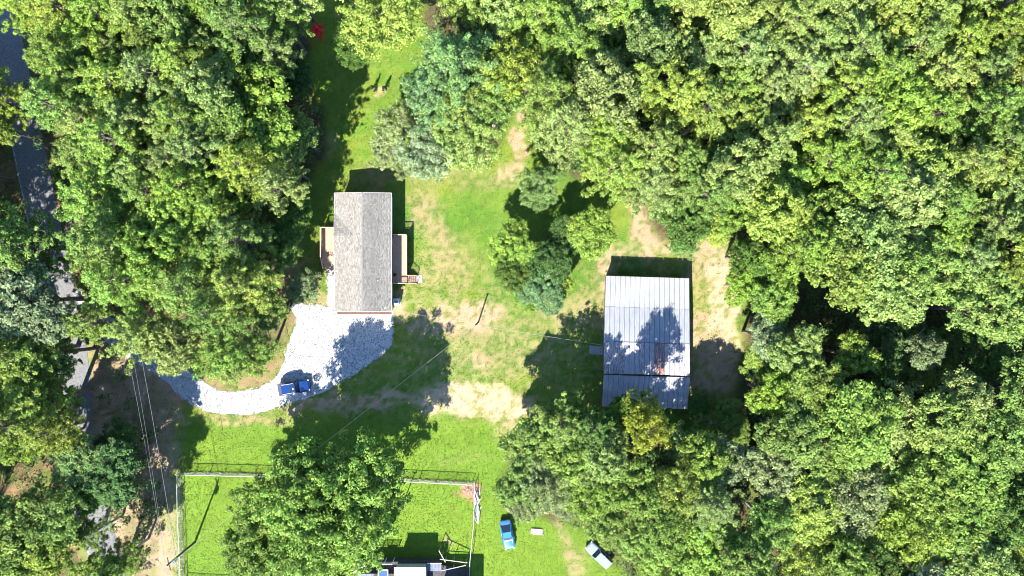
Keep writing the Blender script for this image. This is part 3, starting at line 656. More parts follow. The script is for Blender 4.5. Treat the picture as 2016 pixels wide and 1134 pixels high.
def house():
    e = empty('house', (0,0,0), 'single storey house with long grey shingle roof and wooden decks on both sides', 'house')
    x0, x1, y0, y1 = -26.0, -17.68, -3.42, 13.92; xm = (x0+x1)/2; ze, zr = 3.55, 3.98
    mb = MB(); mb.box(x0+.35, x1-.38, y0+.12, y1-.3, 0, .75); mb.build('foundation', m_conc, e)
    w = MB()
    for k in range(19):   # lap siding, a board at a time
        z = .75+k*.15; b = MB(); b.hexa([(x0+.3-.0,y0+.1,z),(x1-.33,y0+.1,z),(x1-.33,y1-.28,z),(x0+.3,y1-.28,z)], [(x0+.32,y0+.12,z+.148),(x1-.35,y0+.12,z+.148),(x1-.35,y1-.30,z+.148),(x0+.32,y1-.30,z+.148)]); w.add(b.v, b.f)
    w.build('wall', m_side, e)
    g = MB()
    for y in (y0+.14, y1-.30): g.add([(x0+.4,y,3.6),(x1-.4,y,3.6),(xm,y,zr-.12),(x0+.4,y-.1,3.6),(x1-.4,y-.1,3.6),(xm,y-.1,zr-.12)], [(0,1,2),(5,4,3),(0,3,4,1),(1,4,5,2),(2,5,3,0)])
    g.build('gable', m_side, e)
    rf = MB()
    rf.hexa([(x0,y0,ze-.1),(xm,y0,zr-.1),(xm,y1,zr-.1),(x0,y1,ze-.1)], [(x0,y0,ze),(xm,y0,zr),(xm,y1,zr),(x0,y1,ze)])
    rf.hexa([(xm,y0,zr-.1),(x1,y0,ze-.1),(x1,y1,ze-.1),(xm,y1,zr-.1)], [(xm,y0,zr),(x1,y0,ze),(x1,y1,ze),(xm,y1,zr)])
    r = rf.build('roof', m_roofdeck, e)
    shingles((x0,y1,ze), (x0,y0,ze), (xm,y0,zr), (xm,y1,zr), r, 1); shingles((x1,y0,ze), (x1,y1,ze), (xm,y1,zr), (xm,y0,zr), r, 2)
    # low cross gable over the front deck
    gy0, gy1 = 5.3, 11.0; gy = (gy0+gy1)/2-.45; gx = xm-1.35; gz = ze+(zr-ze)*((gx-x0)/(xm-x0))+.02
    d = MB(); d.add([(x0-.04,gy0,ze-.02),(x0-.04,gy1,ze-.02),(x0-.04,gy,gz+.02),(gx,gy,gz)], [(0,2,1),(0,3,2),(1,2,3)]); cg = d.build('cross_gable', m_roofdeck, r)
    def tri(a, b, c, seed):     # shingled triangle
        a, b, c = [np.array(q, float) for q in (a, b, c)]; rs = np.random.default_rng(seed); V = []; F = []; Tn = []; n = 18
        nm = np.cross(b-a, c-a); nm /= np.linalg.norm(nm); nm *= np.sign(nm[2])
        for i in range(n):
            t0, t1 = i/n, (i+1)/n; L0 = a*(1-t0)+c*t0; R0 = b*(1-t0)+c*t0; L1 = a*(1-t1)+c*t1; R1 = b*(1-t1)+c*t1; m = max(1, int(np.linalg.norm(R0-L0)/.33))
            for j in range(m):
                s0, s1 = j/m+.006, (j+1)/m-.01; k = len(V); V += [L0*(1-s0)+R0*s0+nm*.03, L0*(1-s1)+R0*s1+nm*.03, L1*(1-s1)+R1*s1+nm*.012, L1*(1-s0)+R1*s0+nm*.012]; F.append((k,k+1,k+2,k+3))
                v = float(rs.choice([.155,.18,.205,.235])); Tn.append((v*1.06, v, v*.90))
        me = raw_mesh('shingles', np.array(V), np.array(F), col=np.array(Tn)); me.materials.append(SHM); o = link('shingles', me, None, r); o['kind'] = 'stuff'
    tri((x0-.06,gy1,ze+.01), (x0-.06,gy,gz+.01), (gx,gy,gz+.01), 5); tri((x0-.06,gy0,ze+.01), (x0-.06,gy,gz+.01), (gx,gy,gz+.01), 6)
    c = MB(); yy = y0+.05
    while yy < y1-.2: c.hexa([(xm-.13,yy,zr-.01),(xm+.13,yy,zr-.01),(xm+.13,yy+.27,zr-.01),(xm-.13,yy+.27,zr-.01)], [(xm-.10,yy,zr+.035),(xm+.10,yy,zr+.035),(xm+.10,yy+.26,zr+.022),(xm-.10,yy+.26,zr+.022)]); yy += .28
    c.build('ridge_cap', mat('ridge_shingle', (.16,.155,.15), .9, noise=(4, (.22,.21,.2))), r)
    v = MB(); v.bar((xm+.12,y0+2.6,zr+.012), (xm+.12,y1-3.4,zr+.012), .03, .10); v.build('ridge_vent_shadow', m_dark, r)  # thin black strip drawn as the shadow line beside the ridge vent
    f = MB(); f.box(x0-.05, x0-.004, y0, y1, ze-.14, ze+.015); f.box(x1+.004, x1+.06, y0, y1, ze-.14, ze+.015)
    f.build('gutter', m_white, e)
    f = MB()
    for y in (y0-.03, y1+.004):
        for a, b in ((x0, xm), (xm, x1)):
            za, zb = (ze, zr) if a == x0 else (zr, ze); f.hexa([(a,y,za-.14),(b,y,zb-.14),(b,y+.026,zb-.14),(a,y+.026,za-.14)], [(a,y,za+.012),(b,y,zb+.012),(b,y+.026,zb+.012),(a,y+.026,za+.012)])
    f.build('bargeboard', m_white, e)
    # brown skirt roof under the gable with a white edge
    s = MB(); s.hexa([(x0+.2,y0-.52,2.55),(x1-.02,y0-.52,2.55),(x1-.02,y0+.08,2.85),(x0+.2,y0+.08,2.85)], [(x0+.2,y0-.52,2.62),(x1-.02,y0-.52,2.62),(x1-.02,y0+.08,2.92),(x0+.2,y0+.08,2.92)]); sk = s.build('skirt_roof', m_brown, e)
    s = MB(); s.box(x0+.2, x1, y0-.58, y0-.524, 2.5, 2.66); s.box(x1-.02+.003, x1+.04, y0-.52, y0+.08, 2.55, 2.93); s.build('skirt_trim', m_white, e)
    # roof fittings
    p = P(744,552,3.9); q = MB(); q.tube([(p.x,p.y,3.6),(p.x,p.y,4.2)], .05, 8); q.build('vent_pipe', m_white, e)
    p = P(761,604,3.9); q = MB(); q.tube([(p.x,p.y,3.5),(p.x,p.y,4.7)], .03, 6); q.tube([(p.x,p.y,4.7),(p.x-.1,p.y-.25,4.6)], .05, 6); q.build('service_mast', m_metal, e)
    # windows and doors on the long walls
    for (x, sg) in ((x1-.33, 1), (x0+.3, -1)):
        for yc in (12.2, 1.3, -1.6):
            fr = MB(); fr.box(min(x, x+sg*.06), max(x, x+sg*.06), yc-.5, yc+.5, 1.75, 2.95); o = fr.build('window', m_white, e)
            pn = MB(); a, b = x+sg*.062, x+sg*.075; pn.box(min(a,b), max(a,b), yc-.42, yc+.42, 1.83, 2.33); pn.build('pane', m_glass, o)
            pn = MB(); pn.box(min(a,b), max(a,b), yc-.42, yc+.42, 2.38, 2.87); pn.build('pane', m_glass, o)
        dr = MB(); yc = 6.9 if sg > 0 else 7.2; dr.box(min(x, x+sg*.05), max(x, x+sg*.05), yc-.46, yc+.46, 1.0, 3.0); o = dr.build('door', m_white, e)
        h = MB(); h.tube([(x+sg*.05,yc+.36,1.95),(x+sg*.12,yc+.36,1.95)], .03, 6); h.build('handle', m_metal, o)
    # back deck (right)
    def deck(xa, xb, ya, yb, z, sides, posts, tone_m, name='deck'):
        d = empty(name, (0,0,0), None, None); d.parent = e
        n = int((xb-xa)/.145); w_ = (xb-xa)/n
        bm_ = MB()
        for i in range(n): bm_.box(xa+i*w_+.005, xa+(i+1)*w_-.005, ya, yb, z-.04, z+random.uniform(-.002,.003))
        o = bm_.build('floor_boards', tone_m, d); o['kind'] = 'stuff'
        f = MB(); 
        for a, b, c_, g_ in ((xa,xb,ya-.045,ya-.003),(xa,xb,yb+.003,yb+.045),(xb+.003,xb+.045,ya-.045,yb+.045),(xa-.045,xa-.003,ya-.045,yb+.045)): f.box(a, b, c_, g_, z-.26, z-.005)
        f.build('rim_joist', m_stain, d)
        for (px_, py_) in posts:
            q = MB(); q.box(px_-.05, px_+.05, py_-.05, py_+.05, 0, z+1.0); q.build('post', m_stain, d)
        for (ax, ay, bx, by, zz0, zz1) in sides:
            q = MB(); q.bar((ax,ay,zz0+1.0), (bx,by,zz1+1.0), .14, .04); q.build('top_rail', m_rail, d)
            q = MB(); q.bar((ax,ay,zz0+.93), (bx,by,zz1+.93), .04, .09); q.bar((ax,ay,zz0+.12), (bx,by,zz1+.12), .04, .09); q.build('rail', m_stain, d)
            q = MB(); n = int(math.hypot(bx-ax, by-ay)/.14)
            for i in range(1, n): t = i/n; x, y, zz = ax+(bx-ax)*t, ay+(by-ay)*t, zz0+(zz1-zz0)*t; q.box(x-.02, x+.02, y-.02, y+.02, zz+.1, zz+.92)
            o = q.build('balusters', m_stain, d); o['kind'] = 'stuff'
        return d
    m_rail = mat('pale_rail', (.50,.34,.24), .7, noise=(5, (.60,.44,.33)))
    z = .95; a = P(773,463,z); b = P(801.5,558,z); xa, xb, ya, yb = x1-.32, b.x, b.y, a.y
    d = deck(xa, xb, ya, yb, z, [(xa, yb, xb, yb, z, z), (xb, yb, xb, ya+1.25, z, z), (xa, ya, xb, ya, z, z)], [(xb, yb), (xb, (ya+yb)/2+.4), (xb, ya+1.2), (xb, ya), (xa+.1, yb), ((xb), yb-2.3)], m_deck)
    st = MB(); nst = 5
    for i in range(nst): st.box(xb+.05+i*.27, xb+.05+i*.27+.28, ya+.05, ya+1.15, z-(i+1)*.17-.03, z-(i+1)*.17)
    st.build('stair_treads', m_deck, d)
    ex = xb+.05+nst*.27
    for yy in (ya, ya+1.2):
        q = MB(); q.bar((xb,yy,z-.1), (ex,yy,.06), .05, .25); q.build('stringer', m_stain, d)
        q = MB(); q.bar((xb,yy,z+1.0), (ex,yy,1.0), .1, .04); q.build('stair_rail', m_rail, d)
        q = MB(); q.box(ex-.05, ex+.05, yy-.05, yy+.05, 0, 1.0); q.build('post', m_stain, d)
        q = MB()
        for i in range(1, 9): t = i/9; x = xb+(ex-xb)*t; zt = z+1-(z)*t; q.box(x-.02, x+.02, yy-.02, yy+.02, zt-.85, zt-.03)
        o = q.build('balusters', m_stain, d); o['kind'] = 'stuff'
    # front deck (left)
    z = .9; a = P(634.5,449,z); b = P(640,529,z)
    xa, xb, ya, yb = a.x, x0+.26, b.y, a.y
    deck(xa, xb, ya, yb, z, [(xa, yb, xb, yb, z, z), (xa, yb, xa, ya+1.7, z, z), (xa, ya+1.7, xa+.35, ya, z, z)], [(xa, yb), (xa, yb-2.1), (xa, ya+1.7), (xa+.35, ya), (xa+.05, yb-3.4)], m_deck)
    q = MB()
    for i in range(3): q.box(xb-1.1, xb-.1, ya-.3*(i+1), ya-.3*i, .7-.2*i-.05, .7-.2*i)
    q.build('front_steps', m_stain, e)
    # ramp rail north of the front deck
    q = MB(); q.bar((xb-.05,yb+.1,1.5), (xb-.35,yb+1.9,1.1), .05, .05)
    for i in range(10): t = i/9; x, y = xb-.05-.3*t, yb+.1+1.8*t; q.box(x-.02, x+.02, y-.02, y+.02, .1, 1.45-.4*t)
    q.build('side_rail', m_stain, e)
house()
# things by the house
def hvac():
    p = P(781,594,.4); e = empty('heat_pump', (p.x,p.y,0), 'white square heat pump on the grass beside the back wall of the house', 'heat pump'); e.rotation_euler.z = .05
    MB().box(-.55,.55,-.55,.55,0,.1).build('pad', m_conc, e); MB().box(-.42,.42,-.42,.42,.1,.95).build('casing', m_white, e, .03)
    MB().tube([(0,0,.95),(0,0,.985)], .31, 20).build('fan_grille', m_metal, e)
    q = MB()
    for k in range(4): a = k*1.57; q.bar((0,0,.99), (math.cos(a)*.28, math.sin(a)*.28, .99), .08, .012)
    q.build('fan_blade', m_dark, e)
    q = MB()
    for k in range(9): q.box(.422,.432,-.36,.36,.18+k*.08,.21+k*.08)
    q.build('louvre', m_metal, e)
hvac()
def grill():
    p = P(775.5,541,1.6); e = empty('barbecue', (p.x+.15,p.y,.955), 'black round barbecue on the back deck by the wall', 'barbecue')
    MB().tube([(0,0,.5),(0,0,.6),(0,0,.78),(0,0,.86)], [.12,.27,.27,.1], 14).build('kettle', m_dark, e, smooth=True)
    for k in range(3): a = k*2.09; MB().bar((0,0,.55), (math.cos(a)*.28, math.sin(a)*.28, 0), .03).build('leg', m_metal, e)
grill()
def slab(name, u0, v0, u1, v1, z, label, m=None, rz=0, cat='slab'):
    a, b = P(u0, v1), P(u1, v0); c = (a+b)/2; mb = MB().box(-(b.x-a.x)/2, (b.x-a.x)/2, -(b.y-a.y)/2, (b.y-a.y)/2, 0, z); o = mb.build(name, m or m_conc, None, .02, loc=c); o.rotation_euler.z = rz
    return tag(o, label, cat)
slab('concrete_pad', 822, 541, 831, 557, .06, 'pale square concrete pad at the foot of the back deck stairs', rz=.03)
slab('concrete_slab', 1160, 681, 1188, 698, .08, 'grey concrete slab against the left wall of the barn', mat('old_concrete', (.22,.22,.21), .9, noise=(3,(.30,.29,.27),7)), -.05)

# ------------------------------------------------------------------ barn
def barn():
    e = empty('barn', (0,0,0), 'large barn with four bands of pale corrugated metal roof sheets', 'barn')
    def tin(name, col, col2, sc=2.0, lo=.4, hi=.62):
        m = bpy.data.materials.new(name); m.use_nodes = True; n, l = m.node_tree.nodes, m.node_tree.links; b = n['Principled BSDF']
        b.inputs['Roughness'].default_value = .55; b.inputs['Metallic'].default_value = .25; tc = n.new('ShaderNodeTexCoord'); mp = n.new('ShaderNodeMapping'); mp.inputs['Scale'].default_value = (3.2,.35,1)
        t = n.new('ShaderNodeTexNoise'); t.inputs['Scale'].default_value = sc; t.inputs['Detail'].default_value = 8; t.inputs['Roughness'].default_value = .7
        r = n.new('ShaderNodeValToRGB'); r.color_ramp.elements[0].position = lo; r.color_ramp.elements[1].position = hi; r.color_ramp.elements[0].color = (*col,1); r.color_ramp.elements[1].color = (*col2,1)
        l.new(tc.outputs['Object'], mp.inputs[0]); l.new(mp.outputs[0], t.inputs['Vector']); l.new(t.outputs['Fac'], r.inputs[0]); l.new(r.outputs[0], b.inputs['Base Color']); return m
    bright = tin('white_coated_sheet', (.33,.335,.35), (.41,.415,.425), 2.0); zinc = tin('zinc_sheet', (.27,.285,.315), (.36,.37,.405), 1.4); worn = tin('weathered_sheet', (.24,.225,.25), (.42,.41,.45), 3, .35, .65)
    rust = tin('rusty_sheet', (.16,.06,.04), (.38,.30,.30), 3, .4, .58); old = tin('streaky_sheet', (.15,.13,.14), (.46,.44,.47), 4.5, .42, .58)
    # bands: photo corners (left top, right top, right bottom, left bottom) and heights at top and bottom edge
    bands = [((1193,543),(1357,548),(1357.5,610),(1191,605), 2.75, 3.25, [bright]), ((1191,604),(1357.5,609),(1358,677),(1189.5,672), 3.28, 3.75, [zinc]),
             ((1189.5,672.5),(1358,677.5),(1358.5,740),(1188.5,735), 3.70, 3.10, [worn, old, worn, worn]), ((1188.5,738),(1359,743),(1353,805),(1185,800), 2.72, 2.25, [zinc, worn, zinc])]
    rows = []
    for bi, (lt, rt, rb, lb, zt, zb, ms) in enumerate(bands):
        A, B, C_, D = P(*lt, zt), P(*rt, zt), P(*rb, zb), P(*lb, zb); rows.append((A, B, C_, D)); n = 17
        for i in range(n):
            s0, s1 = i/n+.0014, (i+1)/n-.0014; a, b, c, d = A.lerp(B, s0), A.lerp(B, s1), D.lerp(C_, s1), D.lerp(C_, s0)
            dz = random.uniform(0, .03)+(.02 if i % 2 else 0); V = []; F = []; k = 10
            ext = random.uniform(-.05, .05); dn = (d-a).normalized()*ext
            for j in range(k+1):
                t = j/k*1.0; h = .05*(1 if j % 2 else 0)+dz; V += [a.lerp(b, t)+Vector((0,0,h)), d.lerp(c, t)+dn+Vector((0,0,h))]
                if j: q = 2*j; F.append((q-2, q-1, q+1, q))
            m = ms[(i*7) % len(ms)]
            if bi == 2 and i in (10, 11): m = rust
            if bi == 2 and i in (0, 1, 2, 3): m = old
            if bi == 2 and i == 15: m = rust if random.random() < .5 else old
            me = bpy.data.meshes.new('roof_sheet'); me.from_pydata(V, [], F); me.update()
            if me.polygons[0].normal.z < 0: me.flip_normals()
            link('roof_sheet', me, m, e)
    pr = MB()
    for (A, B, C_, D) in rows:
        for t in (.08, .5, .93): pr.bar(A.lerp(D, t)-Vector((0,0,.07)), B.lerp(C_, t)-Vector((0,0,.07)), .06, .1)
    pr.build('purlins', m_wood_old, e)
    q = MB(); a, b = rows[1][3], rows[1][2]; q.bar(a+Vector((-.05,.0,.03)), b+Vector((.05,0,.03)), .14, .03); q.build('ridge_strip', m_metal_dark, e)
    # walls: boards one by one on the north and the long sides
    A, B = rows[0][0], rows[0][1]; D, C_ = rows[3][3], rows[3][2]
    def wall(a, b, za, zb, gap=.0):
        L = (b-a).length; n = int(L/.24); q = MB()
        for i in range(n):
            t0, t1 = i/n, (i+.94)/n; p, r = a.lerp(b, t0), a.lerp(b, t1); d = (b-a).normalized(); nn = Vector((-d.y, d.x, 0))*random.uniform(.02, .035); h0, h1 = za+(zb-za)*t0-.16, za+(zb-za)*t1-.16
            q.hexa([(p.x,p.y,0),(r.x,r.y,0),(r.x+nn.x,r.y+nn.y,0),(p.x+nn.x,p.y+nn.y,0)], [(p.x,p.y,h0),(r.x,r.y,h1),(r.x+nn.x,r.y+nn.y,h1),(p.x+nn.x,p.y+nn.y,h0)])
        o = q.build('wall_boards', m_wood_old, e); o['kind'] = 'stuff'
    fl = lambda v, dx, dy: Vector((v.x+dx, v.y+dy, 0))
    wall(fl(A,.25,-.25), fl(B,-.25,-.25), 2.72, 2.72); wall(fl(A,.25,-.3), fl(rows[1][3],.25,0), 2.72, 3.7); wall(fl(rows[1][3],.25,0), fl(rows[2][3],.25,0), 3.6, 3.0)
    wall(fl(rows[0][1],-.25,-.3), fl(rows[1][2],-.25,0), 2.72, 3.7); wall(fl(rows[1][2],-.25,0), fl(rows[2][2],-.25,0), 3.6, 3.0)
    for i in range(6):
        p = D.lerp(C_, (i+.05)/5.1); MB().box(p.x-.07, p.x+.07, p.y+.2, p.y+.34, 0, 2.2).build('post', m_wood_old, e)
m_wood_old = mat('weathered_boards', (.13,.11,.095), .95, noise=(3, (.20,.175,.15), 6)); m_metal_dark = mat('dark_flashing', (.10,.11,.13), .6, .5)
barn()
# ------------------------------------------------------------------ neighbour's house at the bottom edge
def neighbour():
    e = empty('neighbour_house', (0,0,0), 'low house cut by the bottom edge with white ribbed roof and dark wooden deck', 'house')
    m_wroof = mat('white_ribbed_roof', (.70,.66,.66), .5, .1, noise=(3, (.80,.76,.76))); m_drk = mat('dark_decking', (.045,.042,.045), .9, noise=(4, (.08,.075,.08), 6)); m_blue = mat('slate_blue_slats', (.10,.12,.17), .7, noise=(4,(.15,.17,.23)))
    z = 3.5; a, b = P(776,1117,z), P(838.5,1117,z); n = 13; yb = a.y-9
    for i in range(n):
        x0 = a.x+(b.x-a.x)*i/n; x1 = a.x+(b.x-a.x)*(i+1)/n; q = MB(); q.box(x0, x1-.006, yb, a.y, z-.05, z); q.box(x0, x0+.05, yb, a.y, z+.0, z+.035); q.build('roof_panel', m_wroof, e)
    MB().box(a.x+.15, b.x-.15, yb+.2, a.y-.25, 0, z-.06).build('wall', m_side, e)
    # lower dark wings either side
    zl = 2.35; c, d = P(703,1122,zl), P(776,1117,z)
    MB().box(c.x+.2, a.x-.01, yb, c.y-.75, 0, zl).build('wing_wall', m_brown, e)
    n = 16
    for i in range(n):
        x0 = c.x+(a.x-.02-c.x)*i/n; x1 = c.x+(a.x-.02-c.x)*(i+1)/n; MB().box(x0, x1-.02, yb, c.y-.55, zl+.003, zl+.05+.02*(i % 2)).build('roof_slat', m_blue if i < 7 else m_drk, e)
    w = MB(); p = P(754,1131,2.5); w.box(p.x-.75, p.x+.75, p.y-.7, p.y+.7, zl+.075, zl+.14); o = w.build('skylight', m_white, e)
    MB().box(p.x-.6, p.x+.6, p.y-.55, p.y+.55, zl+.143, zl+.16).build('pane', mat('blue_glass', (.05,.10,.25), .1, spec=.8), o)
    # deck
    zd = 1.5; A, B = P(700,1106,zd), P(868,1106,zd)
    fl = MB(); x = A.x
    while x < B.x: fl.box(x, x+.13, yb, A.y, zd-.04, zd); x += .14
    o = fl.build('deck_boards', m_drk, e); o['kind'] = 'stuff'
    sk = MB(); x = A.x
    while x < B.x: sk.box(x, x+.125, A.y-.05, A.y-.02, 0, zd-.045); x += .14
    o = sk.build('deck_skirt', m_drk, e); o['kind'] = 'stuff'
    MB().box(A.x+.1, B.x-.1, yb, A.y-.1, .0, zd-.05).build('deck_base', m_drk, e)
    def rail(p, q):
        MB().bar((p.x,p.y,zd+.95), (q.x,q.y,zd+.95), .12, .05).build('top_rail', m_white, e); r = MB(); n = int((q-p).length/.15)
        for i in range(n): t = i/n; s = p.lerp(q, t); r.box(s.x-.03, s.x+.03, s.y-.02, s.y+.02, zd+.08, zd+.92)
        o = r.build('balusters', m_white, e); o['kind'] = 'stuff'
        for i in range(4): s = p.lerp(q, i/3); MB().box(s.x-.06, s.x+.06, s.y-.06, s.y+.06, 0, zd+1.05).build('post', m_white, e)
    k0 = P(698,1107,zd); k1 = P(726,1114,zd); k0b = P(700,1108,2.4); rail(Vector((A.x-.1,A.y-1.2,0)), Vector((A.x+2.0,A.y,0))); rail(Vector((A.x+2.0,A.y,0)), Vector((A.x+5.6,A.y,0)))
    # slatted awning right of the white roof
    p, q = P(841,1110,2.2), P(869,1110,2.2)
    for i in range(10):
        x = p.x+(q.x-p.x)*i/10; MB().box(x, x+(q.x-p.x)/10-.03, p.y-1.1, p.y, 2.12+.01*(i % 2), 2.17+.01*(i % 2)).build('awning_slat', m_blue, e)
    MB().box(p.x, q.x, p.y+.003, p.y+.09, 2.08, 2.2).build('awning_edge', m_white, e)
    for x in (p.x+.1, q.x-.1): MB().box(x-.05, x+.05, p.y-.2, p.y-.1, zd, 2.1).build('post', m_drk, e)
    # ramp going right
    r0, r1 = P(866,1108,1.4), P(925,1118,.4)
    r = MB(); r.hexa([(r0.x,r0.y-3.2,zd-.1),(r1.x,r1.y-2.4,.1),(r1.x,r1.y-.3,.1),(r0.x,r0.y-.3,zd-.1)], [(r0.x,r0.y-3.2,zd),(r1.x,r1.y-2.4,.2),(r1.x,r1.y-.3,.2),(r0.x,r0.y-.3,zd)]); r.build('ramp', m_drk, e)
    for (u0,v0,z0,u1,v1,z1,nm) in ((866,1101,2.1,920,1108,1.3,'handrail'),(868,1124,2.0,917,1113,1.3,'handrail'),(864,1084,1.9,877,1107,2.0,'handrail')):
        MB().bar(P(u0,v0,z0), P(u1,v1,z1), .11, .06).build(nm, m_pale, e)
        a_, b_ = P(u0,v0,z0), P(u1,v1,z1)
        for t in (.05,.5,.95): s = a_.lerp(b_, t); MB().box(s.x-.04, s.x+.04, s.y-.04, s.y+.04, 0, s.z-.03).build('rail_post', m_pale, e)
m_pale = mat('pale_weathered_wood', (.34,.32,.28), .85, noise=(5,(.46,.43,.38)))
neighbour()
def shed():
    z = 3.1; p, q = P(866,1152,z), P(934,1152,z)
    e = empty('shed', ((p.x+q.x)/2, p.y-3, 0), 'shed just below the bottom edge whose shadow falls beside the fence', 'shed'); w = (q.x-p.x)/2
    MB().box(-w+.2, w-.2, -2.8, 2.8, 0, z-.1).build('wall', m_side, e)
    for i in range(9): x = -w+i*2*w/9; MB().box(x, x+2*w/9-.01, -3, 3, z-.08, z+.02*(i % 2)).build('roof_panel', m_metal, e)
shed()

# ------------------------------------------------------------------ fences
m_galv = mat('galvanised_wire', (.50,.53,.50), .5, .5)
def chain_fence(pts_px, h, label, name='chain_link_fence'):
    pts = [P(*q) for q in pts_px]; o = empty(name, pts[0], label, 'fence', 'chain link fences'); o0 = pts[0]; pts = [p-o0 for p in pts]
    pos = []; mesh = MB(); rails = MB()
    for a, b in zip(pts, pts[1:]):
        L = (b-a).length; n = max(1, round(L/2.4)); d = (b-a)/L
        pos += [a.lerp(b, i/n) for i in range(n)]
        rails.tube([a+Vector((0,0,h)), b+Vector((0,0,h))], .042, 6); rails.tube([a+Vector((0,0,.06)), b+Vector((0,0,.06))], .012, 4)
        st = .16; k = 0
        while k*st < L:                       # two sets of slanting wires
            for sg in (1, -1):
                t0 = k*st; t1 = t0+sg*h*.9
                z0, z1 = .06, h-.03
                if t1 > L: z1 = z0+(z1-z0)*(L-t0)/(t1-t0); t1 = L
                if t1 < 0: z1 = z0+(z1-z0)*(t0)/(t0-t1); t1 = 0
                p, q = a+d*t0, a+d*t1; mesh.add([(p.x,p.y,z0-.008),(p.x,p.y,z0+.008),(q.x,q.y,z1+.008),(q.x,q.y,z1-.008),(p.x,p.y+.008,z0),(q.x,q.y+.008,z1)], [(0,3,2,1),(0,4,5,3)])
            k += 1
    pos.append(pts[-1]); r = rails.build('top_rail', m_galv, o); m = mesh.build('wire_mesh', m_galv, o); m['kind'] = 'stuff'
    for p in pos: MB().tube([(p.x,p.y,0),(p.x,p.y,h+.06)], .05, 6).build('post', m_galv, o)
chain_fence([(356,930),(470,933),(600,937),(700,940),(790,943),(930,950)], 1.3, 'long chain link fence crossing the lawn under the broad shade tree')
chain_fence([(356,931),(357,1000),(361,1090),(363,1180)], 1.3, 'chain link fence along the left side of the lower lawn')
chain_fence([(936,951),(933,1030),(926,1100),(924,1180)], 1.3, 'chain link fence along the right side of the lower lawn')
chain_fence([(363,1146),(430,1150),(520,1153)], 1.3, 'short chain link fence at the bottom edge under the shade tree')
# pale sweep of dry grass along the fence feet
def fence_strip():
    n = 5200; t = RNG.random(n); seg = RNG.integers(0, 3, n)
    ends = np.array([[(356,931),(520,935)],[(770,943),(935,952)],[(354,940),(358,1134)]], float); A = ends[seg, 0]; B = ends[seg, 1]; Q = A*(1-t[:, None])+B*t[:, None]
    U = Q[:, 0]+RNG.normal(0, 1, n)*np.where(seg == 2, 3.0, .5); Vv = Q[:, 1]+RNG.normal(0, 1, n)*np.where(seg == 2, 1, 1.6)
    V, F = quads(np.stack([(U-1008)*S, (567-Vv)*S, RNG.uniform(.05, .22, n)], -1), RNG.normal(size=(n, 3))*[.6,.6,.3]+[0,0,.8], RNG.uniform(.06, .14, n), .35)
    C = np.where(RNG.random((n, 1)) < .6, [[.40,.42,.28]], [[.20,.28,.08]])*RNG.uniform(.7, 1.3, (n, 1))
    tag(link('dry_grass', raw_mesh('dry_grass', V, F, col=C), vcol_mat('bleached_grass', amp=.1, bump=0)), 'bleached uncut grass along the foot of the fences', 'grass', kind='stuff')
fence_strip()

# ------------------------------------------------------------------ poles and lines
m_pole = mat('creosoted_pole', (.07,.055,.045), .9, noise=(3,(.12,.10,.08)))
def utility_pole():
    b = P(384,1067); top = P(328,1114,8.7); e = empty('utility_pole', b, 'tall utility pole with transformer near the left lower fence', 'utility pole', 'wooden poles')
    d = top-b; MB().tube([(0,0,0), d*.5, d], [.17,.14,.11], 10).build('pole', m_pole, e)
    MB().bar(d*.93+Vector((-.25,.9,0)), d*.93+Vector((.25,-.9,0)), .11, .12).build('crossarm', m_pole, e)
    t = d*.82+Vector((.35,.1,0)); MB().tube([t+Vector((0,0,-.45)), t+Vector((0,0,.4)), t+Vector((0,0,.45))], [.24,.24,.16], 14).build('transformer', mat('grey_blue_enamel', (.30,.38,.45), .4), e)
    for s in (-.8, 0, .8): q = d*.93+Vector((-.25*s,.9*s,.06)); MB().tube([q, q+Vector((0,0,.2))], [.05,.03], 8).build('insulator', mat('glazed_porcelain', (.5,.55,.58), .2), e)
    MB().tube([d+Vector((0,0,0)), d+Vector((.02,0,.16))], [.10,.05], 8).build('pole_cap', m_white, e)
    return top
TOPA = utility_pole()
def yard_pole():
    b = P(942,634); top = P(935.5,640.5,4.2); e = empty('yard_pole', b, 'short dark pole leaning alone in the middle of the yard', 'pole', 'wooden poles')
    d = top-b; d2 = Vector((d.x,d.y,4.2)); MB().tube([(0,0,0), d2*.5, d2], [.12,.11,.10], 10).build('pole', m_pole, e); MB().tube([d2*.96+Vector((-.16,0,0)), d2*.96+Vector((.16,0,0))], .045, 6).build('bracket', m_metal, e)
    return b+d2
TOPB = yard_pole()
def clothes_pole():
    b = P(796,986); e = empty('clothes_pole', b, 'T shaped washing line post on the lower lawn near the fence', 'clothes post')
    MB().tube([(0,0,0),(0,0,3.9)], .08, 8).build('post', mat('dark_painted_pipe', (.05,.06,.05), .5), e); MB().bar((-.35,.03,3.9), (.35,-.03,3.9), .1).build('crossarm', MATS['dark_painted_pipe'], e); MB().tube([(0,0,0),(0,0,.12)], .2, 10).build('footing', m_conc, e)
clothes_pole()
m_wire = mat('aluminium_wire', (.28,.285,.29), .4, .3); m_wire_d = mat('black_cable', (.03,.03,.03), .6)
def wire(a, b, r, label, m, sag=.4, cat='cable', group=None):
    a, b = Vector(a), Vector(b); n = 14; pts = []
    for i in range(n+1): t = i/n; p = a.lerp(b, t); p.z -= sag*4*t*(1-t); pts.append(p-a)
    o = MB().tube(pts, r, 4).build('overhead_cable', m, None, loc=a); tag(o, label, cat, group)
G = 'cables between the poles'
up = lambda p, dx, dy, dz=.2: Vector((p.x+dx, p.y+dy, p.z+dz))
wire(TOPA+Vector((.1,0,-.5)), TOPB, .022, 'long thin cable from the utility pole to the yard pole', m_wire, .5, group=G)
wire(TOPB, P(1190,680,3.2), .024, 'pale cable from the yard pole to the left wall of the barn', m_wire, .5, group=G)
